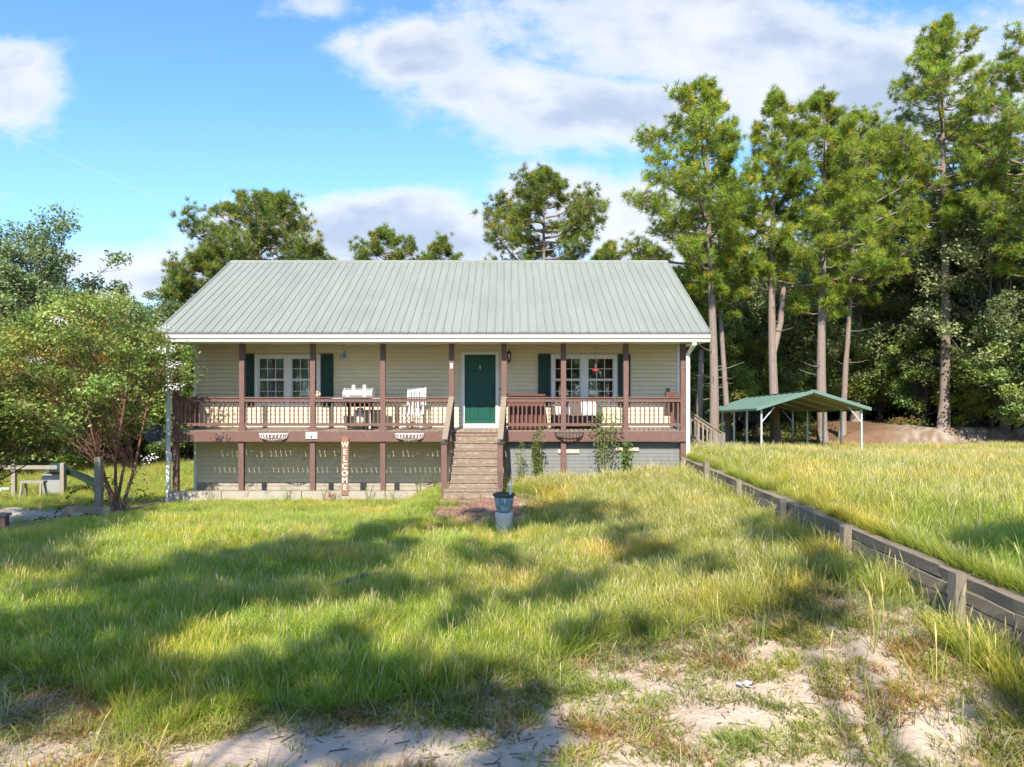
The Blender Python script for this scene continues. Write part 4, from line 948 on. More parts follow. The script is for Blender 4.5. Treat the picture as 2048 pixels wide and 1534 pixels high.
# timber retaining wall: four courses, timber by timber, with posts on the lawn side
rw = thing('retaining_wall', 'low weathered grey timber retaining wall running beside the right lawn', 'retaining wall', (WALLX, 0, 0))
random.seed(11)
for c in range(5):
    y = 1.0 + (c % 2) * 1.2
    while y < 22.6:
        L = 2.44; ztop = 1.0 - c * .145 + random.uniform(-.008, .008)
        m = MB(); n = 6; rows = []
        for i in range(n + 1):
            q = i / n; j = lambda a=.008: random.uniform(-a, a)
            yy_ = y + q * (L - .015); rows.append([(-.065 + j() + .012 * (c == 0), yy_, ztop - .138 + j()), (-.065 + j(.007), yy_, ztop - .012 + j()), (-.045 + j(), yy_, ztop + j()), (.06 + j(), yy_, ztop + j(.012)), (.075, yy_, ztop - .138)])
        vs = [p for r_q in rows for p in r_q]; fs_ = [(i * 5 + k, i * 5 + (k + 1) % 5, (i + 1) * 5 + (k + 1) % 5, (i + 1) * 5 + k) for i in range(n) for k in range(5)] + [tuple(range(5)), tuple(reversed(range(n * 5, n * 5 + 5)))]
        m.add(vs, [f[::-1] for f in fs_]); m.obj('timber', 'grey_wood', rw); y += L
for Y, top in ((17.9, 1.17), (15.4, 1.03), (12.9, 1.05), (10.5, 1.02), (7.9, 1.03), (5.3, 1.02), (20.3, 1.05)):
    m = MB(); q = random.uniform(-.02, .02); m.add([(x + (q if z > 0 else 0), y, z) for z in (-.1, top) for x, y in ((-.155 - .03, Y - .07), (-.072, Y - .07), (-.072, Y + .07), (-.155 - .03, Y + .07))], [(3, 2, 1, 0), (4, 5, 6, 7), (0, 1, 5, 4), (1, 2, 6, 5), (2, 3, 7, 6), (3, 0, 4, 7)])
    m.obj('post', 'post_wood', rw)

# left edge: timber post, corner box, edging
pt = thing('timber_post', 'tall square grey timber post in front of the crape myrtle trunk', 'post', (-9.72, 17.8, -.3))
MB().add([(x, y, z) for z in (0, 1.59) for x, y in ((-.075, -.07), (.075, -.07), (.07, .07), (-.07, .07))], [(3, 2, 1, 0), (4, 5, 6, 7), (0, 1, 5, 4), (1, 2, 6, 5), (2, 3, 7, 6), (3, 0, 4, 7)]).obj('shaft', 'post_wood', pt)
ed = thing('timber_edging', 'low dark timber edging running down the left side of the lawn', 'edging', (0, 0, 0))
for Y in np.arange(14.0, 20.3, 1.25):
    x0 = float(edge_x(Y)); x1 = float(edge_x(Y + 1.2)); MB().bar((x0 - .07, Y, float(ground_z(x0 + .3, Y)) - .03), (x1 - .07, Y + 1.22, float(ground_z(x1 + .3, Y + 1.2)) - .03), .12, .14).obj('timber', 'grey_wood', ed)
bx = thing('timber_corner', 'dark capped timber corner post with boards at the far left edge of the lawn', 'planter', (-10.72, 15.9, -.25))
MB().box(-.09, .09, -.07, .07, -.2, .48).obj('post', 'brown_paint', bx); MB().box(-.15, .13, -.10, .10, .482, .53).obj('cap', 'grey_wood', bx)
for k in range(3): MB().box(-1.3, -.092, -.03, .03, -.15 + k * .17, .01 + k * .17).obj('board', 'grey_wood', bx)
bx = thing('timber_bin', 'short slanted dark timber frame left of the crape myrtle', 'planter', (-10.15, 17.0, -.35))
MB().bar((-.28, 0, .0), (.0, .3, .52), .12, .12).obj('timber', 'grey_wood', bx); MB().bar((.0, .3, .50), (1.0, .25, .45), .12, .14).obj('timber', 'grey_wood', bx); MB().box(-.12, .10, .24, .36, .53, .57).obj('cap', 'brown_paint', bx)

# back yard bits at the far left
lz_ = lambda x, y: float(ground_z(x, y))
fn = thing('rail_fence', 'pale wooden rail on posts beyond the crape myrtle at far left', 'fence', (-17.5, 27, lz_(-17.5, 27)))
for x in (1.45, -.3, -2.3): MB().box(x - .07, x + .07, -.06, .06, -.1, 1.22 if x > 0 else 1.35).obj('post', 'pale_wood', fn)
MB().box(-3.0, 1.3, -.095, -.062, 1.0, 1.14).obj('rail', 'pale_wood', fn)
tb_ = thing('sawhorse', 'small pale wooden trestle standing by the rail fence', 'trestle', (-16.6, 26.2, lz_(-16.6, 26.2)))
MB().box(-.42, .42, -.12, .12, .58, .66).obj('top', 'pale_wood', tb_)
for x in (-.33, .33):
    for y in (-.1, .1): MB().bar((x, y, .58), (x * 1.1, y * 2, -.05), .07, .05).obj('leg', 'pale_wood', tb_)
ld = thing('aluminium_ladder', 'silver ladder lying level on supports at the far left edge', 'ladder', (-18.1, 25.5, lz_(-18.1, 25.5)))
for y in (-.2, .2): MB().bar((-1.4, y, .42), (1.0, y, .47), .03, .08).obj('side_rail', 'aluminium', ld)
for i in range(8): MB().bar((-1.3 + i * .3, -.2, .43), (-1.3 + i * .3, .2, .43), .03, .03).obj('rung', 'aluminium', ld)
for x in (-1.2, .2, .7): MB().bar((x, 0, .42), (x + .12, -.1, -.05), .04, .04).obj('leg', 'aluminium', ld)
pl = thing('green_slide', 'dark green curved plastic slide with teal top resting in the back yard', 'slide', (-15.8, 27.6, lz_(-15.8, 27.6)))
m = MB(); pts = [(q * 1.9 - .9, 0, .78 * math.cos(max(0, q - .1) * 1.62) + .05) for q in np.linspace(0, 1, 10)]
for a, b in zip(pts[:-1], pts[1:]): m.bar(a, b, .6, .06, (0, 0, 1))
m.obj('chute', 'green_plastic', pl)
m = MB()
for a, b in zip(pts[:-1], pts[1:]): m.bar((a[0], -.32, a[2] + .05), (b[0], -.32, b[2] + .05), .05, .16)
m.obj('side_wall', 'green_plastic', pl); MB().lathe([(.001, 1.12), (.2, 1.10), (.34, 1.02), (.42, .88)], (-.9, .1, 0), 14, False).obj('hood', 'teal_plastic', pl, True)
MB().box(-1.25, -.6, -.2, .25, -.05, .75).obj('base', 'birdhouse_tin', pl)

# carport
cz = lambda Y: -.17 - .05 * (Y - 35.6)
cp_ = thing('carport', 'open green metal carport on thin steel posts in front of the pines', 'carport', (0, 0, 0))
XL, XR, Y0c, nb_, sp_ = 12.0, 16.75, 35.6, 5, 2.15
h_e = 2.08; xm = (XL + XR) / 2; h_r = 2.88
Y1c = Y0c + sp_ * (nb_ - 1)
def Z(Y, h): return cz(Y) + h
for k in range(nb_):
    Y = Y0c + k * sp_
    for X, s in ((XL, 1), (XR, -1)):
        gz_ = float(ground_z(X, Y)) - .2
        MB().box(X - .04, X + .04, Y - .04, Y + .04, gz_, Z(Y, h_e)).obj('post', 'galvanised', cp_)
        if k in (0, nb_ - 1): MB().bar((X + s * .03, Y, Z(Y, h_e) - .65), (X + s * .62, Y, Z(Y, h_e) + .05), .05, .05, (0, 1, 0)).obj('brace', 'galvanised', cp_)
    MB().bar((XL, Y, Z(Y, h_e)), (xm, Y, Z(Y, h_r) - .12), .06, .06, (0, 1, 0)).bar((xm, Y, Z(Y, h_r) - .12), (XR, Y, Z(Y, h_e)), .06, .06, (0, 1, 0)).obj('rafter', 'galvanised', cp_)
for X in (XL, XR): MB().bar((X, Y0c - .1, Z(Y0c, h_e) + .02), (X, Y1c + .1, Z(Y1c, h_e) + .02), .07, .07).obj('side_beam', 'galvanised', cp_)
ov = .32; ya, yb2 = Y0c - .30, Y1c + .35; sl_ = (h_r - h_e) / (xm - XL)
for s, Xe in ((-1, XL - ov), (1, XR + ov)):
    ze = h_e - ov * sl_ + .06
    npc = 11
    for i in range(npc):      # roof sheets laid side by side, each with a raised lap
        a = ya + (yb2 - ya) * i / npc; b = ya + (yb2 - ya) * (i + 1) / npc - .012; bb = a + .05
        m = MB(); m.cur = 0
        def P(x, y, h): return (x, y, Z(y, h))
        vs = [P(xm, a, h_r + .03), P(xm, bb, h_r + .03), P(xm, b, h_r), P(Xe, a, ze + .03), P(Xe, bb, ze + .03), P(Xe, b, ze)]
        vs += [P(xm, a, h_r - .02), P(xm, b, h_r - .02), P(Xe, a, ze - .02), P(Xe, b, ze - .02)]
        m.add(vs, [(0, 3, 4, 1), (1, 4, 5, 2), (3, 8, 9, 5, 4), (0, 6, 8, 3), (2, 5, 9, 7)]); m.cur = 1; m.add([vs[6], vs[7], vs[9], vs[8]], [(0, 1, 2, 3)])
        m.obj('roof_sheet', ['carport_green', 'carport_inside'], cp_)
    m = MB(); m.bar((xm, ya - .01, Z(ya, h_r - .01)), (Xe, ya - .01, Z(ya, ze - .01)), .03, .15, (0, 0, 1)); m.obj('gable_trim', 'carport_green', cp_); MB().bar((xm, yb2 + .02, Z(yb2, h_r - .01)), (Xe, yb2 + .02, Z(yb2, ze - .01)), .03, .13, (0, 0, 1)).obj('gable_trim', 'carport_green', cp_)
    MB().bar((Xe + s * .01, ya, Z(ya, ze) - .03), (Xe + s * .01, yb2, Z(yb2, ze) - .03), .02, .10).obj('eave_trim', 'carport_green', cp_)
MB().bar((xm, ya, Z(ya, h_r) + .035), (xm, yb2, Z(yb2, h_r) + .035), .22, .02).obj('ridge_cap', 'carport_green', cp_)
# plank leaning on the bank, sticks in the lawn, scrap in the sand
o = MB().bar((wx(1785, 42), 41.6, float(ground_z(20.4, 42)) + .02), (wx(1825, 46), 44.6, float(ground_z(22, 46)) + .25), .2, .06).obj('leaning_plank', 'pale_wood'); tag(o, 'grey plank lying slanted against the sandy bank right of the carport', 'plank')
o = MB().tube([(-2.75, 10.55, .10), (-2.45, 10.7, .16), (-2.15, 10.95, .22), (-1.85, 11.25, .20)], [.02, .03, .028, .012], 6).obj('fallen_branch', 'dead_stick', None, True); tag(o, 'dark dead branch lying half hidden in the tall lawn grass', 'branch')
m = MB(); random.seed(5)
for i in range(5):
    a = random.random() * 6; p = Vector((2.27 + random.uniform(-.05, .05), 7.2 + random.uniform(-.04, .04), float(ground_z(2.27, 7.2)) + .02)); m.bar(p, p + Vector((.05 * math.cos(a), .05 * math.sin(a), .02)), .05, .006)
tag(m.obj('paper_scrap', 'litter_white'), 'small crumpled white scrap lying on the bare sand', 'litter')

# ================================================================== TREES
PINE_C = (.235, .305, .042)
def pine_at(px, D, top, cbot, rpx, dia, label, seed, lean_px=0, asym=(0, 0), ntuft=900, fork=False, group='tall pines right of the house', dead=6, col=PINE_C, tuft=.39):
    X = wx(px, D); z0 = float(ground_z(X, D)); H = wz(top, D) - z0; zc = wz(cbot, D) - z0; Rd = rpx * D / F * 1.08
    ms = make_pine(H, zc, Rd, dia, seed, (lean_px * D / F, 0), asym, int(ntuft * 2.35), col, tuft, fork, dead)
    return plant_tree('pine_tree', label, 'pine tree', ms, X, D, z0, 0, 1, group)
pine_at(1424, 41, 172, 590, 125, .56, 'tall pine just right of the roof with a broad crown reaching left', 1, -5, (-.38, 0), 1150)
pine_at(1452, 44, 330, 640, 75, .38, 'slender pine close behind the broad pine right of the roof', 2, -14, ntuft=520)
pine_at(1550, 43, 188, 560, 80, .58, 'open crowned pine standing behind the left side of the carport', 3, -4, (0, 0), 640, True)
pine_at(1649, 42, 190, 640, 105, .60, 'pale trunked pine standing behind the middle of the carport', 4, -6, (-.1, 0), 1100)
pine_at(1690, 47, 230, 610, 115, .40, 'pine with a slightly leaning thin trunk right of the carport middle', 5, 20, (.25, 0), 950)
pine_at(1713, 55, 330, 620, 90, .62, 'dark trunked pine deep behind the right end of the carport', 6, 6, ntuft=600, col=(.12, .165, .035))
pine_at(1886, 47, 45, 480, 128, .66, 'tallest pine with pointed crown above the sandy bank', 7, 2, (-.05, 0), 1300)
pine_at(1902, 52, 240, 520, 110, .50, 'dark trunked pine beside the tallest one', 8, 8, ntuft=600, col=(.12, .165, .035))
pine_at(2085, 42, 30, 560, 125, .6, 'pine at the right picture edge with only its crown showing', 9, 0, (-.35, 0), 1100)
pine_at(1941, 50, 590, 735, 22, .18, 'thin young pine between the tallest pine and the right edge', 10, 0, ntuft=60)
pine_at(1404, 46, 480, 720, 55, .48, 'short dark pine beside the right downspout', 11, -6, ntuft=300, col=(.09, .13, .035), dead=10)
pine_at(1392, 52, 500, 760, 70, .35, 'pine half hidden behind the right downspout', 12, 4, ntuft=400, col=(.12, .19, .035))
pine_at(1790, 62, 260, 640, 110, .45, 'distant pine between the carport and the tallest pine', 13, 0, ntuft=700, col=(.10, .14, .05))
G2 = 'pines behind the house roof'
def back_pine(px, D, top, cbot, rpx, label, seed, n, **k): return pine_at(px, D, top, cbot, rpx, .5, label, seed, 0, k.pop('asym', (0, 0)), n, group=G2, col=(.175, .225, .045), tuft=.38, **k)
back_pine(522, 48, 393, 590, 128, 'round crowned pine behind the left end of the roof', 21, 1000)
back_pine(420, 46, 500, 650, 85, 'lower pine beyond the left roof corner', 22, 520)
back_pine(630, 50, 490, 620, 50, 'small pine top right of the round pine behind the roof', 23, 260)
back_pine(775, 52, 462, 640, 75, 'pine top showing above the middle left of the ridge', 24, 520)
back_pine(888, 54, 480, 640, 48, 'small pine top above the middle of the ridge', 25, 330)
back_pine(1092, 47, 342, 570, 112, 'tall rounded pine above the right half of the ridge', 26, 950)
back_pine(1218, 52, 488, 640, 60, 'low pine top near the right end of the ridge', 27, 360)
back_pine(1300, 50, 500, 700, 70, 'bushy pine behind the right end of the roof', 28, 420)
back_pine(350, 52, 560, 760, 60, 'low pine between the crape myrtle and the roof corner', 29, 350)

OAK = (.22, .27, .12); DKG = (.085, .125, .045); LTG = (.22, .285, .06); YG = (.40, .45, .06)
oakA = make_broad(14, 2.0, 4.6, .42, 101, OAK, .22, 135, 230, .98)
oakB = make_broad(16, 1.6, 4.8, .48, 102, (.235, .28, .135), .22, 150, 230, 1.0)
oakC = make_broad(9, 1.0, 3.6, .32, 103, (.22, .30, .085), .20, 80, 230, .85)
dkA = make_broad(9, 1.2, 3.4, .30, 104, (.19, .26, .085), .22, 70, 220, .9, bark='dark_bark')
dkB = make_broad(7, .6, 3.0, .22, 105, (.18, .25, .07), .20, 60, 220, .8, bark='dark_bark')
ltA = make_broad(6.5, .4, 3.0, .20, 106, LTG, .19, 60, 220, .8)
bush = make_broad(3.4, .25, 2.0, .12, 107, YG, .14, 46, 240, .5, stems=4)
def tr(me, px, D, label, sc=1, rz=0, name='oak_tree', cat='oak tree', group=None, dz=0):
    X = wx(px, D); return plant_tree(name, label, cat, me, X, D, float(ground_z(X, D)) + dz, rz, sc, group)
G3 = 'broadleaved trees on the right'
tr(oakB, 2010, 46, 'tall grey green oak below the pine at the right edge', 1.12, .4, group=G3)
tr(oakA, 1830, 54, 'grey green oak left of the tallest pine', 1.15, 1.2, group=G3)
tr(oakB, 1925, 51, 'tall oak wrapping the trunks of the tallest pine', 1.12, 2.2, group=G3)
tr(oakC, 2095, 42.5, 'low leafy oak at the right edge above the bank', .95, 2.9, group=G3)
tr(oakA, 2120, 50, 'oak mostly outside the right picture edge', 1.35, 3.9, group=G3)
tr(oakA, 2060, 44, 'leafy oak closing the right picture edge behind the bank', .8, 5.5, group=G3)
tr(oakC, 1850, 50.5, 'low green tree left of the tallest pine trunk', .8, 4.2, group=G3)
tr(ltA, 1985, 49, 'pale green small tree behind the bright bush', .9, .3, 'small_tree', 'tree', G3)
tr(bush, 1942, 47.9, 'bright yellow green bush at the top of the sandy bank', .98, .8, 'bush', 'bush')
tr(ltA, 1850, 54.5, 'light green tree standing right of the carport in front of the dark wood', 1.1, 1.1, 'small_tree', 'tree', G3)
tr(oakC, 1760, 57, 'rounded green tree behind the right end of the carport', .95, .9, group=G3)
tr(oakC, 1490, 56, 'sunlit green tree between the two left carport pines', .9, 1.9, group=G3)
tr(oakC, 1600, 60, 'green tree in the gap behind the carport ridge', .95, 5.0, group=G3)
tr(ltA, 1440, 52, 'light green sapling beside the right downspout', .95, 2.5, 'small_tree', 'tree', G3)
# left side
G4 = 'broadleaved trees on the left'
cedA = make_broad(13.4, 2.5, 4.4, .45, 120, (.19, .245, .115), .19, 120, 230, .85, bark='dark_bark')
tr(cedA, 60, 36, 'tall dark evergreen above the crape myrtle at far left', 1.0, 0, 'evergreen_tree', 'evergreen tree', G4)
tr(oakB, -90, 33, 'broad dark tree at the left picture edge', .72, 1.0, group=G4)
tr(oakA, 165, 44, 'leafy tree behind the tall dark evergreen', .74, 2.0, group=G4)
tr(oakC, 290, 46, 'rounded tree left of the roof corner', .98, .3, group=G4)
tr(ltA, 345, 38, 'light green sunlit tree showing beside the left porch post', 1.05, 1.3, 'small_tree', 'tree', G4)
tr(ltA, 250, 41, 'yellow green sunlit tree behind the crape myrtle trunks', 1.15, 4.0, 'small_tree', 'tree', G4)
tr(ltA, 395, 44, 'light green tree seen past the left wall corner', 1.1, 5.3, 'small_tree', 'tree', G4)
tr(ltA, 150, 33.5, 'pale green small tree between the rail fence and the crape myrtle', .85, 2.2, 'small_tree', 'tree', G4)
tr(ltA, 30, 32.5, 'pale green small tree at the left end of the rail fence', .9, 3.2, 'small_tree', 'tree', G4)
tr(dkB, 110, 35, 'dark shrubby tree beyond the rail fence', .9, 2.3, 'small_tree', 'tree', G4)
tr(oakC, 20, 37, 'green tree behind the rail fence at the left edge', .8, 3.3, group=G4)
tr(dkB, 320, 36.5, 'dark bush behind the satellite dish', .55, 3.3, 'bush', 'bush', G4)

# the wood beyond: one mass
wood_protos = []
for a in (oakA, oakC, dkA, dkB, ltA):
    wood_protos.append(a)
cols = []
col_w = bpy.data.collections.new('wood_protos')
for i, (tk, cr) in enumerate(wood_protos):
    for j, me in enumerate((tk, cr)):
        o = bpy.data.objects.new('wp_%d%d' % (i, j), me); col_w.objects.link(o)
pts = []; sc = []; idx = []; rt = []
r = np.random.default_rng(42)
def wood(n, x0, x1, y0, y1, weights, smin, smax, fn=None):
    c = 0
    while c < n:
        X = r.uniform(x0, x1); Y = r.uniform(y0, y1)
        if fn and not fn(X, Y): continue
        i = r.choice(5, p=weights); s = r.uniform(smin, smax); a = r.uniform(0, 6.28); z = float(ground_z(X, Y)) - .1; c += 1
        for j in (0, 1): pts.append((X, Y, z)); sc.append((s, s, s)); idx.append(i * 2 + j); rt.append((0, 0, a))
okp = lambda X, Y: Y > 54 + 7 * (vnoise(X, Y, .06)) and not (5 < X < 24 and Y < 57)
wood(110, 4, 75, 54, 78, [.25, .2, .25, .2, .1], .75, 1.15, okp)
wood(90, 8, 80, 78, 120, [.4, .1, .4, .1, 0], 1.0, 1.5)
wood(34, 6, 60, 60, 70, [.0, .0, .3, .7, 0], .45, .75)
wood(26, 30, 60, 44, 56, [.3, .2, .25, .15, .1], .8, 1.1)
wood(80, -75, 5, 58, 95, [.35, .15, .4, .1, 0], .9, 1.2)
wood(26, 14, 34, 55.5, 61, [.1, .35, 0, .15, .4], .75, 1.1)
wood(34, 4, 34, 55.5, 60, [.1, .4, 0, .2, .3], .6, .95)
wood(60, -60, 60, -70, -27, [.4, .1, .4, .1, 0], .9, 1.15)
wood(45, -50, -11, 40, 58, [.1, .3, .2, .2, .2], .7, .95, lambda X, Y: X < -11 - (Y - 40) * .2)
scatter('woodland', np.array(pts), np.array(rt), np.array(sc), np.array(idx), col_w, 'mixed green wood around the clearing, filling the distance behind the house')

# crape myrtle
my = make_broad(6.25, 1.95, 2.6, .20, 131, (.25, .32, .085), .085, 190, 190, .44, drop=(.4, 3.35), thin=.36, stems=5, bark='myrtle_bark', lmat='myrtle_leaves', cols2=(.36, .33, .08), p2=.16, spread=1.0, off=-.75)
my2 = make_broad(5.6, 1.5, 2.6, .18, 132, (.19, .255, .075), .085, 200, 220, .46, stems=4, bark='myrtle_bark', lmat='myrtle_leaves', cols2=(.28, .27, .06), p2=.2)
plant_tree('crape_myrtle', 'second crape myrtle cut off by the left picture edge', 'tree', my2, wx(-75, 19.5), 19.5)
mroot = plant_tree('crape_myrtle', 'spreading crape myrtle with bare red brown stems left of the porch', 'tree', my, wx(222, 19.0), 19.2, None, 0)
r2_ = np.random.default_rng(77); fl = MB()
MX, MY = wx(222, 19.0), 19.2
for (px, py, D) in ((118, 640, 17.2), (330, 655, 18.2), (345, 775, 18.2), (352, 730, 18.4), (300, 915, 18.6), (70, 720, 17.4), (210, 590, 18), (330, 700, 18)):
    cc = np.array([wx(px, D) - MX, D - MY, wz(py, D) - float(ground_z(MX, MY))])
    for k in range(46):
        p = cc + r2_.normal(0, 1, 3) * np.array([.12, .1, .055]); q = r2_.normal(0, 1, 3); q /= np.linalg.norm(q); fl.bar(p, p + q * .03, .03, .004)
fo_ = fl.obj('flower_cluster', 'petal_white', mroot); fo_['kind'] = 'stuff'
# arching twigs with dark leaves at its foot
def sprawl(X, Y, label, seed, n=5, L=1.2, name='myrtle_shoot'):
    r = np.random.default_rng(seed); m = MB(); cen = []
    for i in range(n):
        a = r.uniform(0, 6.28) if i else .1; l = L * r.uniform(.6, 1.1); d = np.array([math.cos(a), math.sin(a) * .5, 0]); h = l * r.uniform(.35, .8)
        P = [d * l * q + np.array([0, 0, h * math.sin(q * 2.5)]) for q in np.linspace(0, 1, 8)]; m.tube(P, [.011 - .001 * k for k in range(8)], 4, False)
        for q in np.linspace(.25, 1, 26): k = q * 7; s0 = min(6, int(k)); cen.append(P[s0] * (1 - k + s0) + P[s0 + 1] * (k - s0) + r.normal(0, .035, 3))
    cen = np.array(cen); V, f, c = leaf_rhombs(cen, .085 * (.7 + .5 * r.random(len(cen))), jitter((.06, .09, .03), len(cen), r=r), .4, r)
    root = thing(name, label, 'shoots', (X, Y, float(ground_z(X, Y)))); m.obj('stem', 'dead_stick', root); link('leaves', npmesh('leaves', V, f, ['myrtle_leaves'], c), root)
sprawl(-9.55, 18.6, 'leafy shoots arching right from the foot of the crape myrtle', 3, 8, 1.5)
sprawl(-10.4, 17.6, 'leafy shoots sprawling left of the square timber post', 4, 6, 1.1)

# climbing roses against the skirt, weeds along the plinth
def rose(px, D, top, w, label, seed, n=6, leaf=.06, dens=26, col=(.16, .20, .055), bare=.0):
    X = wx(px, D); z0 = float(ground_z(X, D)); H = wz(top, D) - z0; r = np.random.default_rng(seed); m = MB(); cen = []
    for i in range(n):
        x1, y1 = r.normal(0, w * .6), r.normal(0, .06); hh = H * r.uniform(.65, 1.0) if i else H
        P = [np.array([x1 * q * (1.2 - .3 * q) + r.normal(0, .02), y1 * q, hh * q]) for q in np.linspace(0, 1, 7)]; m.tube(P, [.012 * (1 - .12 * k) for k in range(7)], 4, False)
        for k in range(int(dens * H)):
            q = r.uniform(.12 + bare, 1.02) * 5.999; s0 = min(5, int(q)); c = P[s0] * (1 - q + s0) + P[s0 + 1] * (q - s0)
            for _ in range(4): cen.append(c + r.normal(0, 1, 3) * np.array([.07, .05, .06]) * (w * 2.2 + .5))
    cen = np.array(cen); V, f, c = leaf_rhombs(cen, leaf * (.7 + .6 * r.random(len(cen))), jitter(col, len(cen), .22, .15, r), .3, r, .7)
    root = thing('climbing_rose', label, 'climbing plant', (X, D, z0), 'climbing roses in front of the porch'); m.obj('stem', 'stem_green', root); link('leaves', npmesh('leaves', V, f, ['myrtle_leaves'], c), root)
rose(1040, 20.2, 880, .12, 'thin low climbing rose nearest the right of the steps', 1, 4, .05, 14)
rose(1078, 20.2, 856, .16, 'leafy climbing rose between the steps and the black basket', 2, 7, .06, 30)
rose(1208, 20.2, 790, .36, 'tallest climbing rose reaching above the porch rail', 3, 8, .055, 13, bare=.22)
rose(1254, 20.15, 884, .15, 'climbing rose in front of the second lower post from the right', 4, 5, .08, 22, (.12, .2, .05))

def weed(px, D, h, label, seed, n=7, w=.02):
    X = wx(px, D); V, f, c = blades(n, h, .35, .05, w, .55, (.10, .16, .04), (.22, .26, .08), r=np.random.default_rng(seed))
    o = link('weed', npmesh('weed', V, f, ['grass_blades'], c), None, (X, D, float(ground_z(X, D)))); tag(o, label, 'weed', 'tall weeds along the porch plinth')
for i, (px, h, lb) in enumerate(((575, .55, 'spiky weed below the left white basket'), (648, .62, 'tall weed between the outlet plate and the welcome sign'), (738, .60, 'leafy weed just right of the welcome sign'), (788, .50, 'short weed below the fourth porch post'), (838, .66, 'broad bladed weed left of the steps'), (870, .45, 'weed at the left newel post'), (420, .45, 'weed near the left end of the plinth'), (668, .4, 'small weed at the foot of the welcome sign'))):
    weed(px, 20.35, h, lb, 50 + i, 8)
o = thing('rust_flower', 'low rusty orange bloom in the grass left of the welcome sign', 'flower', (wx(661, 20.3), 20.3, float(ground_z(-4.8, 20.3))))
m = MB(); r = np.random.default_rng(8)
for k in range(60): p = np.array([0, 0, .22]) + r.normal(0, 1, 3) * np.array([.07, .05, .05]); q = r.normal(0, 1, 3); m.bar(p, p + q * .02, .03, .006)
m.obj('bloom', 'rust_flower', o); MB().tube([(0, 0, 0), (0, 0, .2)], .006, 4).obj('stem', 'stem_green', o)

# ---- trees standing behind the viewpoint: their crowns throw the shade on the lawn
gxs = np.arange(-15, 16, .21); cells = []
r = np.random.default_rng(9)
for gx in gxs:
    for gy in np.arange(4.6, 19.8, .21):
        X = gx + r.uniform(-.12, .12); Y = gy + r.uniform(-.12, .12); zg = float(ground_z(X, Y)) + .12; s = float(lookup(SHM, np.array(X - .144 * zg), np.array(Y - 1.11 * zg), zg))
        if abs(PX0 + X * F / Y - 1024) > 1250: s = .5
        s += .42 * (float(vnoise(X, Y, 1.25)) - .5) + .46 * (float(vnoise(X + 9, Y, 3.3)) - .5)
        if s > .675: cells.append((X, Y, s))
cells = np.array(cells); LD = np.array(SDIR) / -SDIR.z
shade_roots = [(-11.5, 'broad oak behind the viewpoint shading the left lawn'), (-5.0, 'oak behind the viewpoint shading the middle left lawn'), (1.0, 'oak behind the viewpoint shading the middle of the lawn'), (6.5, 'oak behind the viewpoint shading the sandy patch'), (12.5, 'oak behind the viewpoint shading the upper right terrace')]
own = np.argmin(np.abs(cells[:, 0][:, None] - np.array([a for a, _ in shade_roots])[None]), 1)
for i, (sx, lb) in enumerate(shade_roots):
    cs = cells[own == i]; hh = 14.5 + 3.0 * vnoise(cs[:, 0], cs[:, 1], .35) + 1.2 * r.random(len(cs))
    cen = np.stack([cs[:, 0], cs[:, 1], 0 * cs[:, 0]], 1) - LD[None] * hh[:, None]
    sx_ = sx - LD[0] * 15.5 - 4.5; sy_ = -13.0
    per = 6; P = np.repeat(cen, per, 0) + r.normal(0, .13, (len(cen) * per, 3)); P -= np.array([sx_, sy_, 0])
    V, f, c = leaf_rhombs(P, .30 * (.7 + .5 * r.random(len(P))), jitter((.08, .12, .04), len(P), r=r), .8, r, .75)
    root = thing('shade_oak', lb, 'oak tree', (sx_, sy_, float(ground_z(sx, -13.0))), 'oaks behind the viewpoint')
    link('crown', npmesh('crown', V, f, ['broad_leaves'], c), root)
    m = MB(); m.tube([(0, 0, -.2), (.1, .1, 4), (0, .1, 8), (.1, 0, 12)], [.42, .34, .28, .2], 10)
    for k in range(14):
        e = rootpt(cen[r.integers(len(cen))]) - Vector((sx_, sy_, 0)); s0 = Vector((.05, .05, r.uniform(7, 11.8))); m.tube([s0, (s0 + e) / 2 + Vector((0, 0, -.5)), e], [.035, .028, .012], 5, False)
    m.obj('trunk', 'oak_bark', root)

# ================================================================== GRASS AND GROUND COVER
rg = np.random.default_rng(31)
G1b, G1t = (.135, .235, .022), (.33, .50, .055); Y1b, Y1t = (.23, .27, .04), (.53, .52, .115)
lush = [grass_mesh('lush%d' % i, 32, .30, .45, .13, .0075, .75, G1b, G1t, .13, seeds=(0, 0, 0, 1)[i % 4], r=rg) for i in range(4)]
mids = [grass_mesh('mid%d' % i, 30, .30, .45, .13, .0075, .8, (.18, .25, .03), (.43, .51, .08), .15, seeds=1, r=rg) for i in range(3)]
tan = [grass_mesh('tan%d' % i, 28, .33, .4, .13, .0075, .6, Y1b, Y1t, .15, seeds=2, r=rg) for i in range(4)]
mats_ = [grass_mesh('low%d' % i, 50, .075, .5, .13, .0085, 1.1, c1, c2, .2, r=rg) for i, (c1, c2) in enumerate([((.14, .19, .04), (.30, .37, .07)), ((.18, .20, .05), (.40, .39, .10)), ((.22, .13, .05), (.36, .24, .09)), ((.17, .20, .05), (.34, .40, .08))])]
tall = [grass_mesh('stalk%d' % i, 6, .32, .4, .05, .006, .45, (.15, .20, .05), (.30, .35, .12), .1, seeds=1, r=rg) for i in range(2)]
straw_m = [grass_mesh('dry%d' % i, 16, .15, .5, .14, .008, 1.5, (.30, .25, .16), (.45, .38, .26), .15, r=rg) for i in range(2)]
gcol = proto_collection('grass_protos', lush + mids + tan + mats_ + tall + straw_m)
LU, MI, TA, LO, TL, DRY = 0, 4, 7, 11, 15, 17
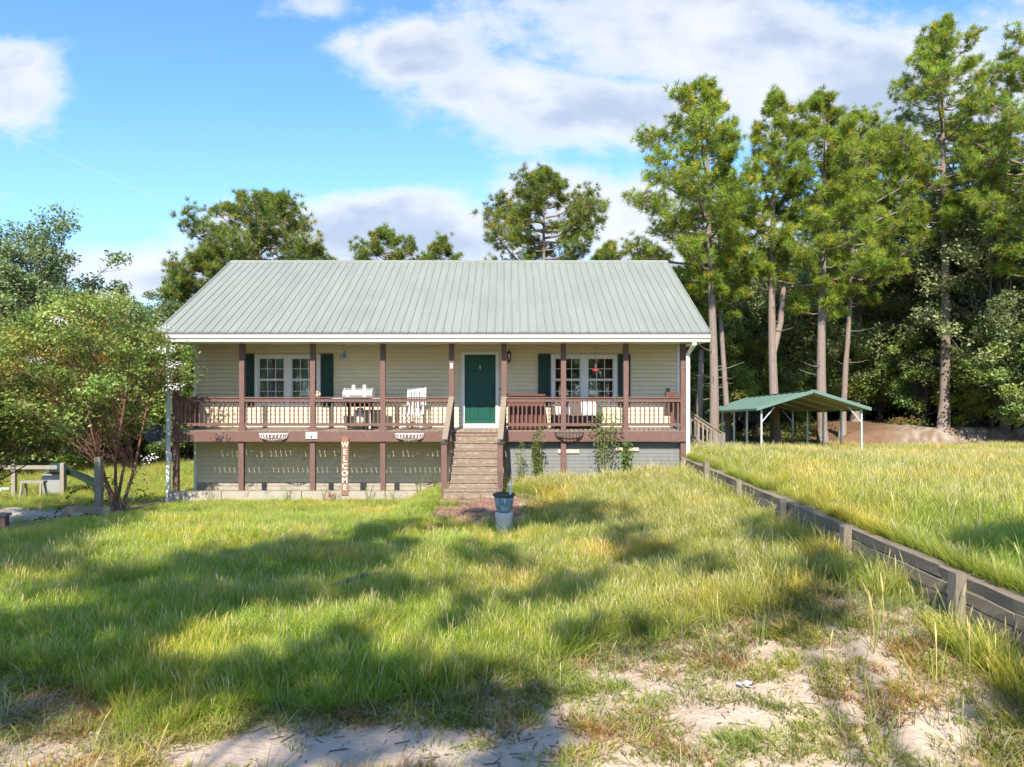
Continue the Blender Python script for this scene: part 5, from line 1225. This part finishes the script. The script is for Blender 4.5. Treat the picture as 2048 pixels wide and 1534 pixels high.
def field(name, X, Y, idx, s, label, extra_tilt=.12, zoff=0):
    n = len(X); Z_ = ground_z(X, Y) + zoff
    rot = np.stack([rg.normal(0, extra_tilt, n), rg.normal(0, extra_tilt, n), rg.uniform(0, 6.283, n)], 1)
    sc = np.stack([s * rg.uniform(.85, 1.25, n), s * rg.uniform(.85, 1.25, n), s * rg.uniform(.75, 1.25, n)], 1)
    return scatter(name, np.stack([X, Y, Z_], 1), rot, sc, idx, gcol, label)
# lawn
n = 68000
Y = 3.6 + (20.6 - 3.6) * rg.random(n) ** .85; X = rg.uniform(-13, WALLX - .02, n)
keep = (X > edge_x(Y) + .05) & (np.abs(X) < Y * .8 + 3) & ~((X > -1.72) & (X < -.1) & (Y > 18.3)) & ~((X < WALLX) & (Y > 20.45))
X, Y = X[keep], Y[keep]
den = lookup(GRM, X, Y); nz = vnoise(X, Y, 1.7) * .5 + vnoise(X, Y, 4.5) * .5
pth = (X > -1.75) & (X < .25) & (Y > 14.3)
pk = (den ** 1.2 + (nz - .5) * .75) > rg.random(len(X)) * .85 + .06
pk &= ~(pth & (rg.random(len(X)) > .10 + .30 * (vnoise(X, Y, 2.1) > .6)))
X, Y, den, nz = X[pk], Y[pk], den[pk], nz[pk]
yl = .22 + sst(-1.6, 2.6, X + (vnoise(X, Y, .7) - .5) * 3) * .75 + .35 * sst(.55, .8, vnoise(X + 40, Y, .8)) + .3 * sst(17.5, 20, Y) * sst(-1, 0, X)
u_ = rg.random(len(X)); short = den + (rg.random(len(X)) - .5) * .25 < .66
idx = np.where(u_ < yl * .75, TA + rg.integers(0, 4, len(X)), np.where(rg.random(len(X)) < .4 + .4 * yl, MI + rg.integers(0, 3, len(X)), LU + rg.integers(0, 4, len(X))))
redz = vnoise(X + 20, Y + 5, 1.4) > .72
idx = np.where(short, LO + np.where(redz & (rg.random(len(X)) < .45), 2, rg.choice([0, 1, 3], len(X))), idx)
idx = np.where(short & (rg.random(len(X)) < .08), TL + rg.integers(0, 2, len(X)), idx)
idx = np.where(short & (rg.random(len(X)) < .14), DRY + rg.integers(0, 2, len(X)), idx)
idx = np.where((X > 2.5) & (rg.random(len(X)) < .06), TL + rg.integers(0, 2, len(X)), idx)
hs = np.where(short, .9 + .5 * (den), (.50 + .52 * nz) * (1 + .25 * sst(17, 20, Y) * sst(-.5, 1, X)) * (1 - .45 * sst(13, 19, Y) * (1 - sst(-2, 0, X))))
hs *= (1 - .35 * sst(3.4, 4.5, X)) * (1 - .55 * sst(1.6, .2, X - edge_x(Y))) * (1 - .2 * sst(8, 6, Y))
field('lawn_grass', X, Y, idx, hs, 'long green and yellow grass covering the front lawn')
# rank stalks at the foot of the wall and on the terrace edge
n = 150; Y = rg.uniform(5.6, 12, n); X = np.where(rg.random(n) < .6, rg.uniform(2.9, 4.7, n), rg.uniform(5.0, 7.5, n))
field('rank_stalks', X, Y, TL + rg.integers(0, 2, n), rg.uniform(1.0, 1.7, n), 'tall thin weed stalks on both sides of the timber wall')
# low mats and litter in the bare sand
n = 9000; Y = rg.uniform(4.9, 11.5, n); X = rg.uniform(-8, WALLX - .1, n); den = lookup(GRM, X, Y); nz = vnoise(X, Y, 2.3) * .55 + vnoise(X, Y, 6) * .45
kp = (np.abs(X) < Y * .75 + 1) & (X > edge_x(Y)) & (nz > .56 - .25 * (den - .2)) ; X, Y = X[kp], Y[kp]
redz = vnoise(X + 20, Y + 5, 1.4) > .66
idx = np.where(redz & (rg.random(len(X)) < .4), LO + 2, np.where(rg.random(len(X)) < .12, DRY + rg.integers(0, 2, len(X)), LO + rg.choice([0, 1, 3], len(X))))
field('low_weeds', X, Y, idx, .55 + .9 * rg.random(len(X)), 'low mats of green and reddish weeds on the bare sand')
# terrace right of the wall
n = 118000; Y = 3 + 44 * rg.random(n) ** .75; X = WALLX + .13 + rg.random(n) * 34
kp = (X < Y * .78 + 3.5) & ~((X < 5.15) & (Y > 21)) & (rg.random(n) < 1.0 - .55 * sst(20, 40, Y)); X, Y = X[kp], Y[kp]
edge_f = 42.5 + 2 * (vnoise(X, Y, .4) - .5) + 2.0 * sst(16, 10, X); kp = Y < edge_f; X, Y = X[kp], Y[kp]
nz = vnoise(X, Y, .8); near = sst(13, 8, Y + 2 * (nz - .5))
idx = np.where(rg.random(len(X)) < .72 - .55 * near, TA + rg.integers(0, 4, len(X)), MI + rg.integers(0, 3, len(X)))
idx = np.where(rg.random(len(X)) < .30 * near + .03, LU + rg.integers(0, 4, len(X)), idx)
hs = (.68 + .42 * nz) * (1 - .3 * sst(5.4, 5.0, X)) * (1 + .0 * Y)
field('terrace_grass', X, Y, idx, hs, 'tall tan and yellow grass on the upper terrace', zoff=-.02)
# lower field on the left
n = 26000; Y = rg.uniform(15.5, 37, n); X = -9.4 - rg.random(n) * 20
kp = (X < edge_x(Y) - .25) & (X > -Y * .75 - 1); X, Y = X[kp], Y[kp]
rd = np.exp(-((Y - (22.8 + np.maximum(X + 12, 0) * .9)) / 1.6) ** 2); kp = rg.random(len(X)) > rd * 1.15; X, Y = X[kp], Y[kp]
idx = np.where(rg.random(len(X)) < .6, np.where(rg.random(len(X)) < .55, TA + rg.integers(0, 4, len(X)), MI + rg.integers(0, 3, len(X))), np.where(rg.random(len(X)) < .7, LO + rg.choice([0, 1, 3], len(X)), LU + rg.integers(0, 4, len(X))))
field('yard_grass', X, Y, idx, .45 + .3 * rg.random(len(X)) + .3 * sst(30, 36, Y), 'short sunlit grass in the lower yard on the left')
# tufts overhanging the timber wall
n = 1300; Y = rg.uniform(6.5, 22, n); X = WALLX + .085 + .15 * rg.random(n)
kp = vnoise(Y, Y * 0 + 3, 1.1) > .36; X, Y = X[kp], Y[kp]
n2_ = 900; Y2 = rg.uniform(6.2, 20, n2_); X2 = rg.uniform(4.3, 4.74, n2_); kp = vnoise(X2, Y2, 1.3) > .38; X2, Y2 = X2[kp], Y2[kp]
field('wall_foot_grass', X2, Y2, np.where(rg.random(len(X2)) < .5, TA + rg.integers(0, 4, len(X2)), MI + rg.integers(0, 3, len(X2))), .6 + .5 * rg.random(len(X2)), 'tufts of grass along the foot of the timber wall')
field('wall_top_grass', X, Y, np.where(rg.random(len(X)) < .5, TA + rg.integers(0, 4, len(X)), MI + rg.integers(0, 3, len(X))), .45 + .2 * rg.random(len(X)), 'tufts of grass along the top of the timber wall')
# undergrowth along the wood
n = 5200; X = rg.uniform(4, 46, n); Y = 42 + 16 * rg.random(n)
kp = (vnoise(X, Y, .35) > .52) & ~((X > 18) & (Y < 48.5)); X, Y = X[kp], Y[kp]
ucol = proto_collection('under_protos', [])
for i, cc in enumerate(((.09, .13, .035), (.16, .20, .05), (.30, .17, .06))):
    q = rg.normal(0, 1, (90, 3)) * np.array([.3, .3, .16]) + np.array([0, 0, .22]); V, f, c = leaf_rhombs(q, .13 * (.7 + .5 * rg.random(90)), jitter(cc, 90, r=rg), .5, rg); o = bpy.data.objects.new('under_%d' % i, npmesh('under', V, f, ['broad_leaves'], c)); ucol.objects.link(o)
ix = rg.choice([0, 1, 2], len(X), p=[.5, .3, .2]); s_ = rg.uniform(.6, 1.7, len(X))
scatter('undergrowth', np.stack([X, Y, ground_z(X, Y)], 1), np.stack([0 * X, 0 * X, rg.uniform(0, 6, len(X))], 1), np.stack([s_, s_, s_ * .8], 1), ix, ucol, 'low undergrowth at the edge of the wood')
# twigs, pebbles and dead bits on the sand
n = 2600; Y = rg.uniform(5, 9.5, n); X = rg.uniform(-6, 5, n); kp = (lookup(GRM, X, Y) < .62) & (X < WALLX - .2); X, Y = X[kp], Y[kp]
dcol = proto_collection('debris_protos', [MB().bar((-.05, 0, 0), (.05, .01, .004), .005, .005).mesh('twig', 'dead_stick'), MB().lathe([(.004, -.004), (.014, 0), (.011, .009), (.003, .012)], n=6).mesh('pebble', 'concrete'), MB().add([(-.02, 0, 0), (0, .009, .004), (.022, 0, .008), (0, -.009, .003)], [(0, 1, 2, 3)]).mesh('leaf_bit', 'dead_stick')])
s_ = rg.uniform(.5, 1.5, len(X))
scatter('sand_debris', np.stack([X, Y, ground_z(X, Y) + .006], 1), np.stack([rg.normal(0, .1, len(X)), 0 * X, rg.uniform(0, 6, len(X))], 1), np.stack([s_, s_, s_], 1), rg.integers(0, 3, len(X)), dcol, 'twigs pebbles and dead leaves scattered on the sand')
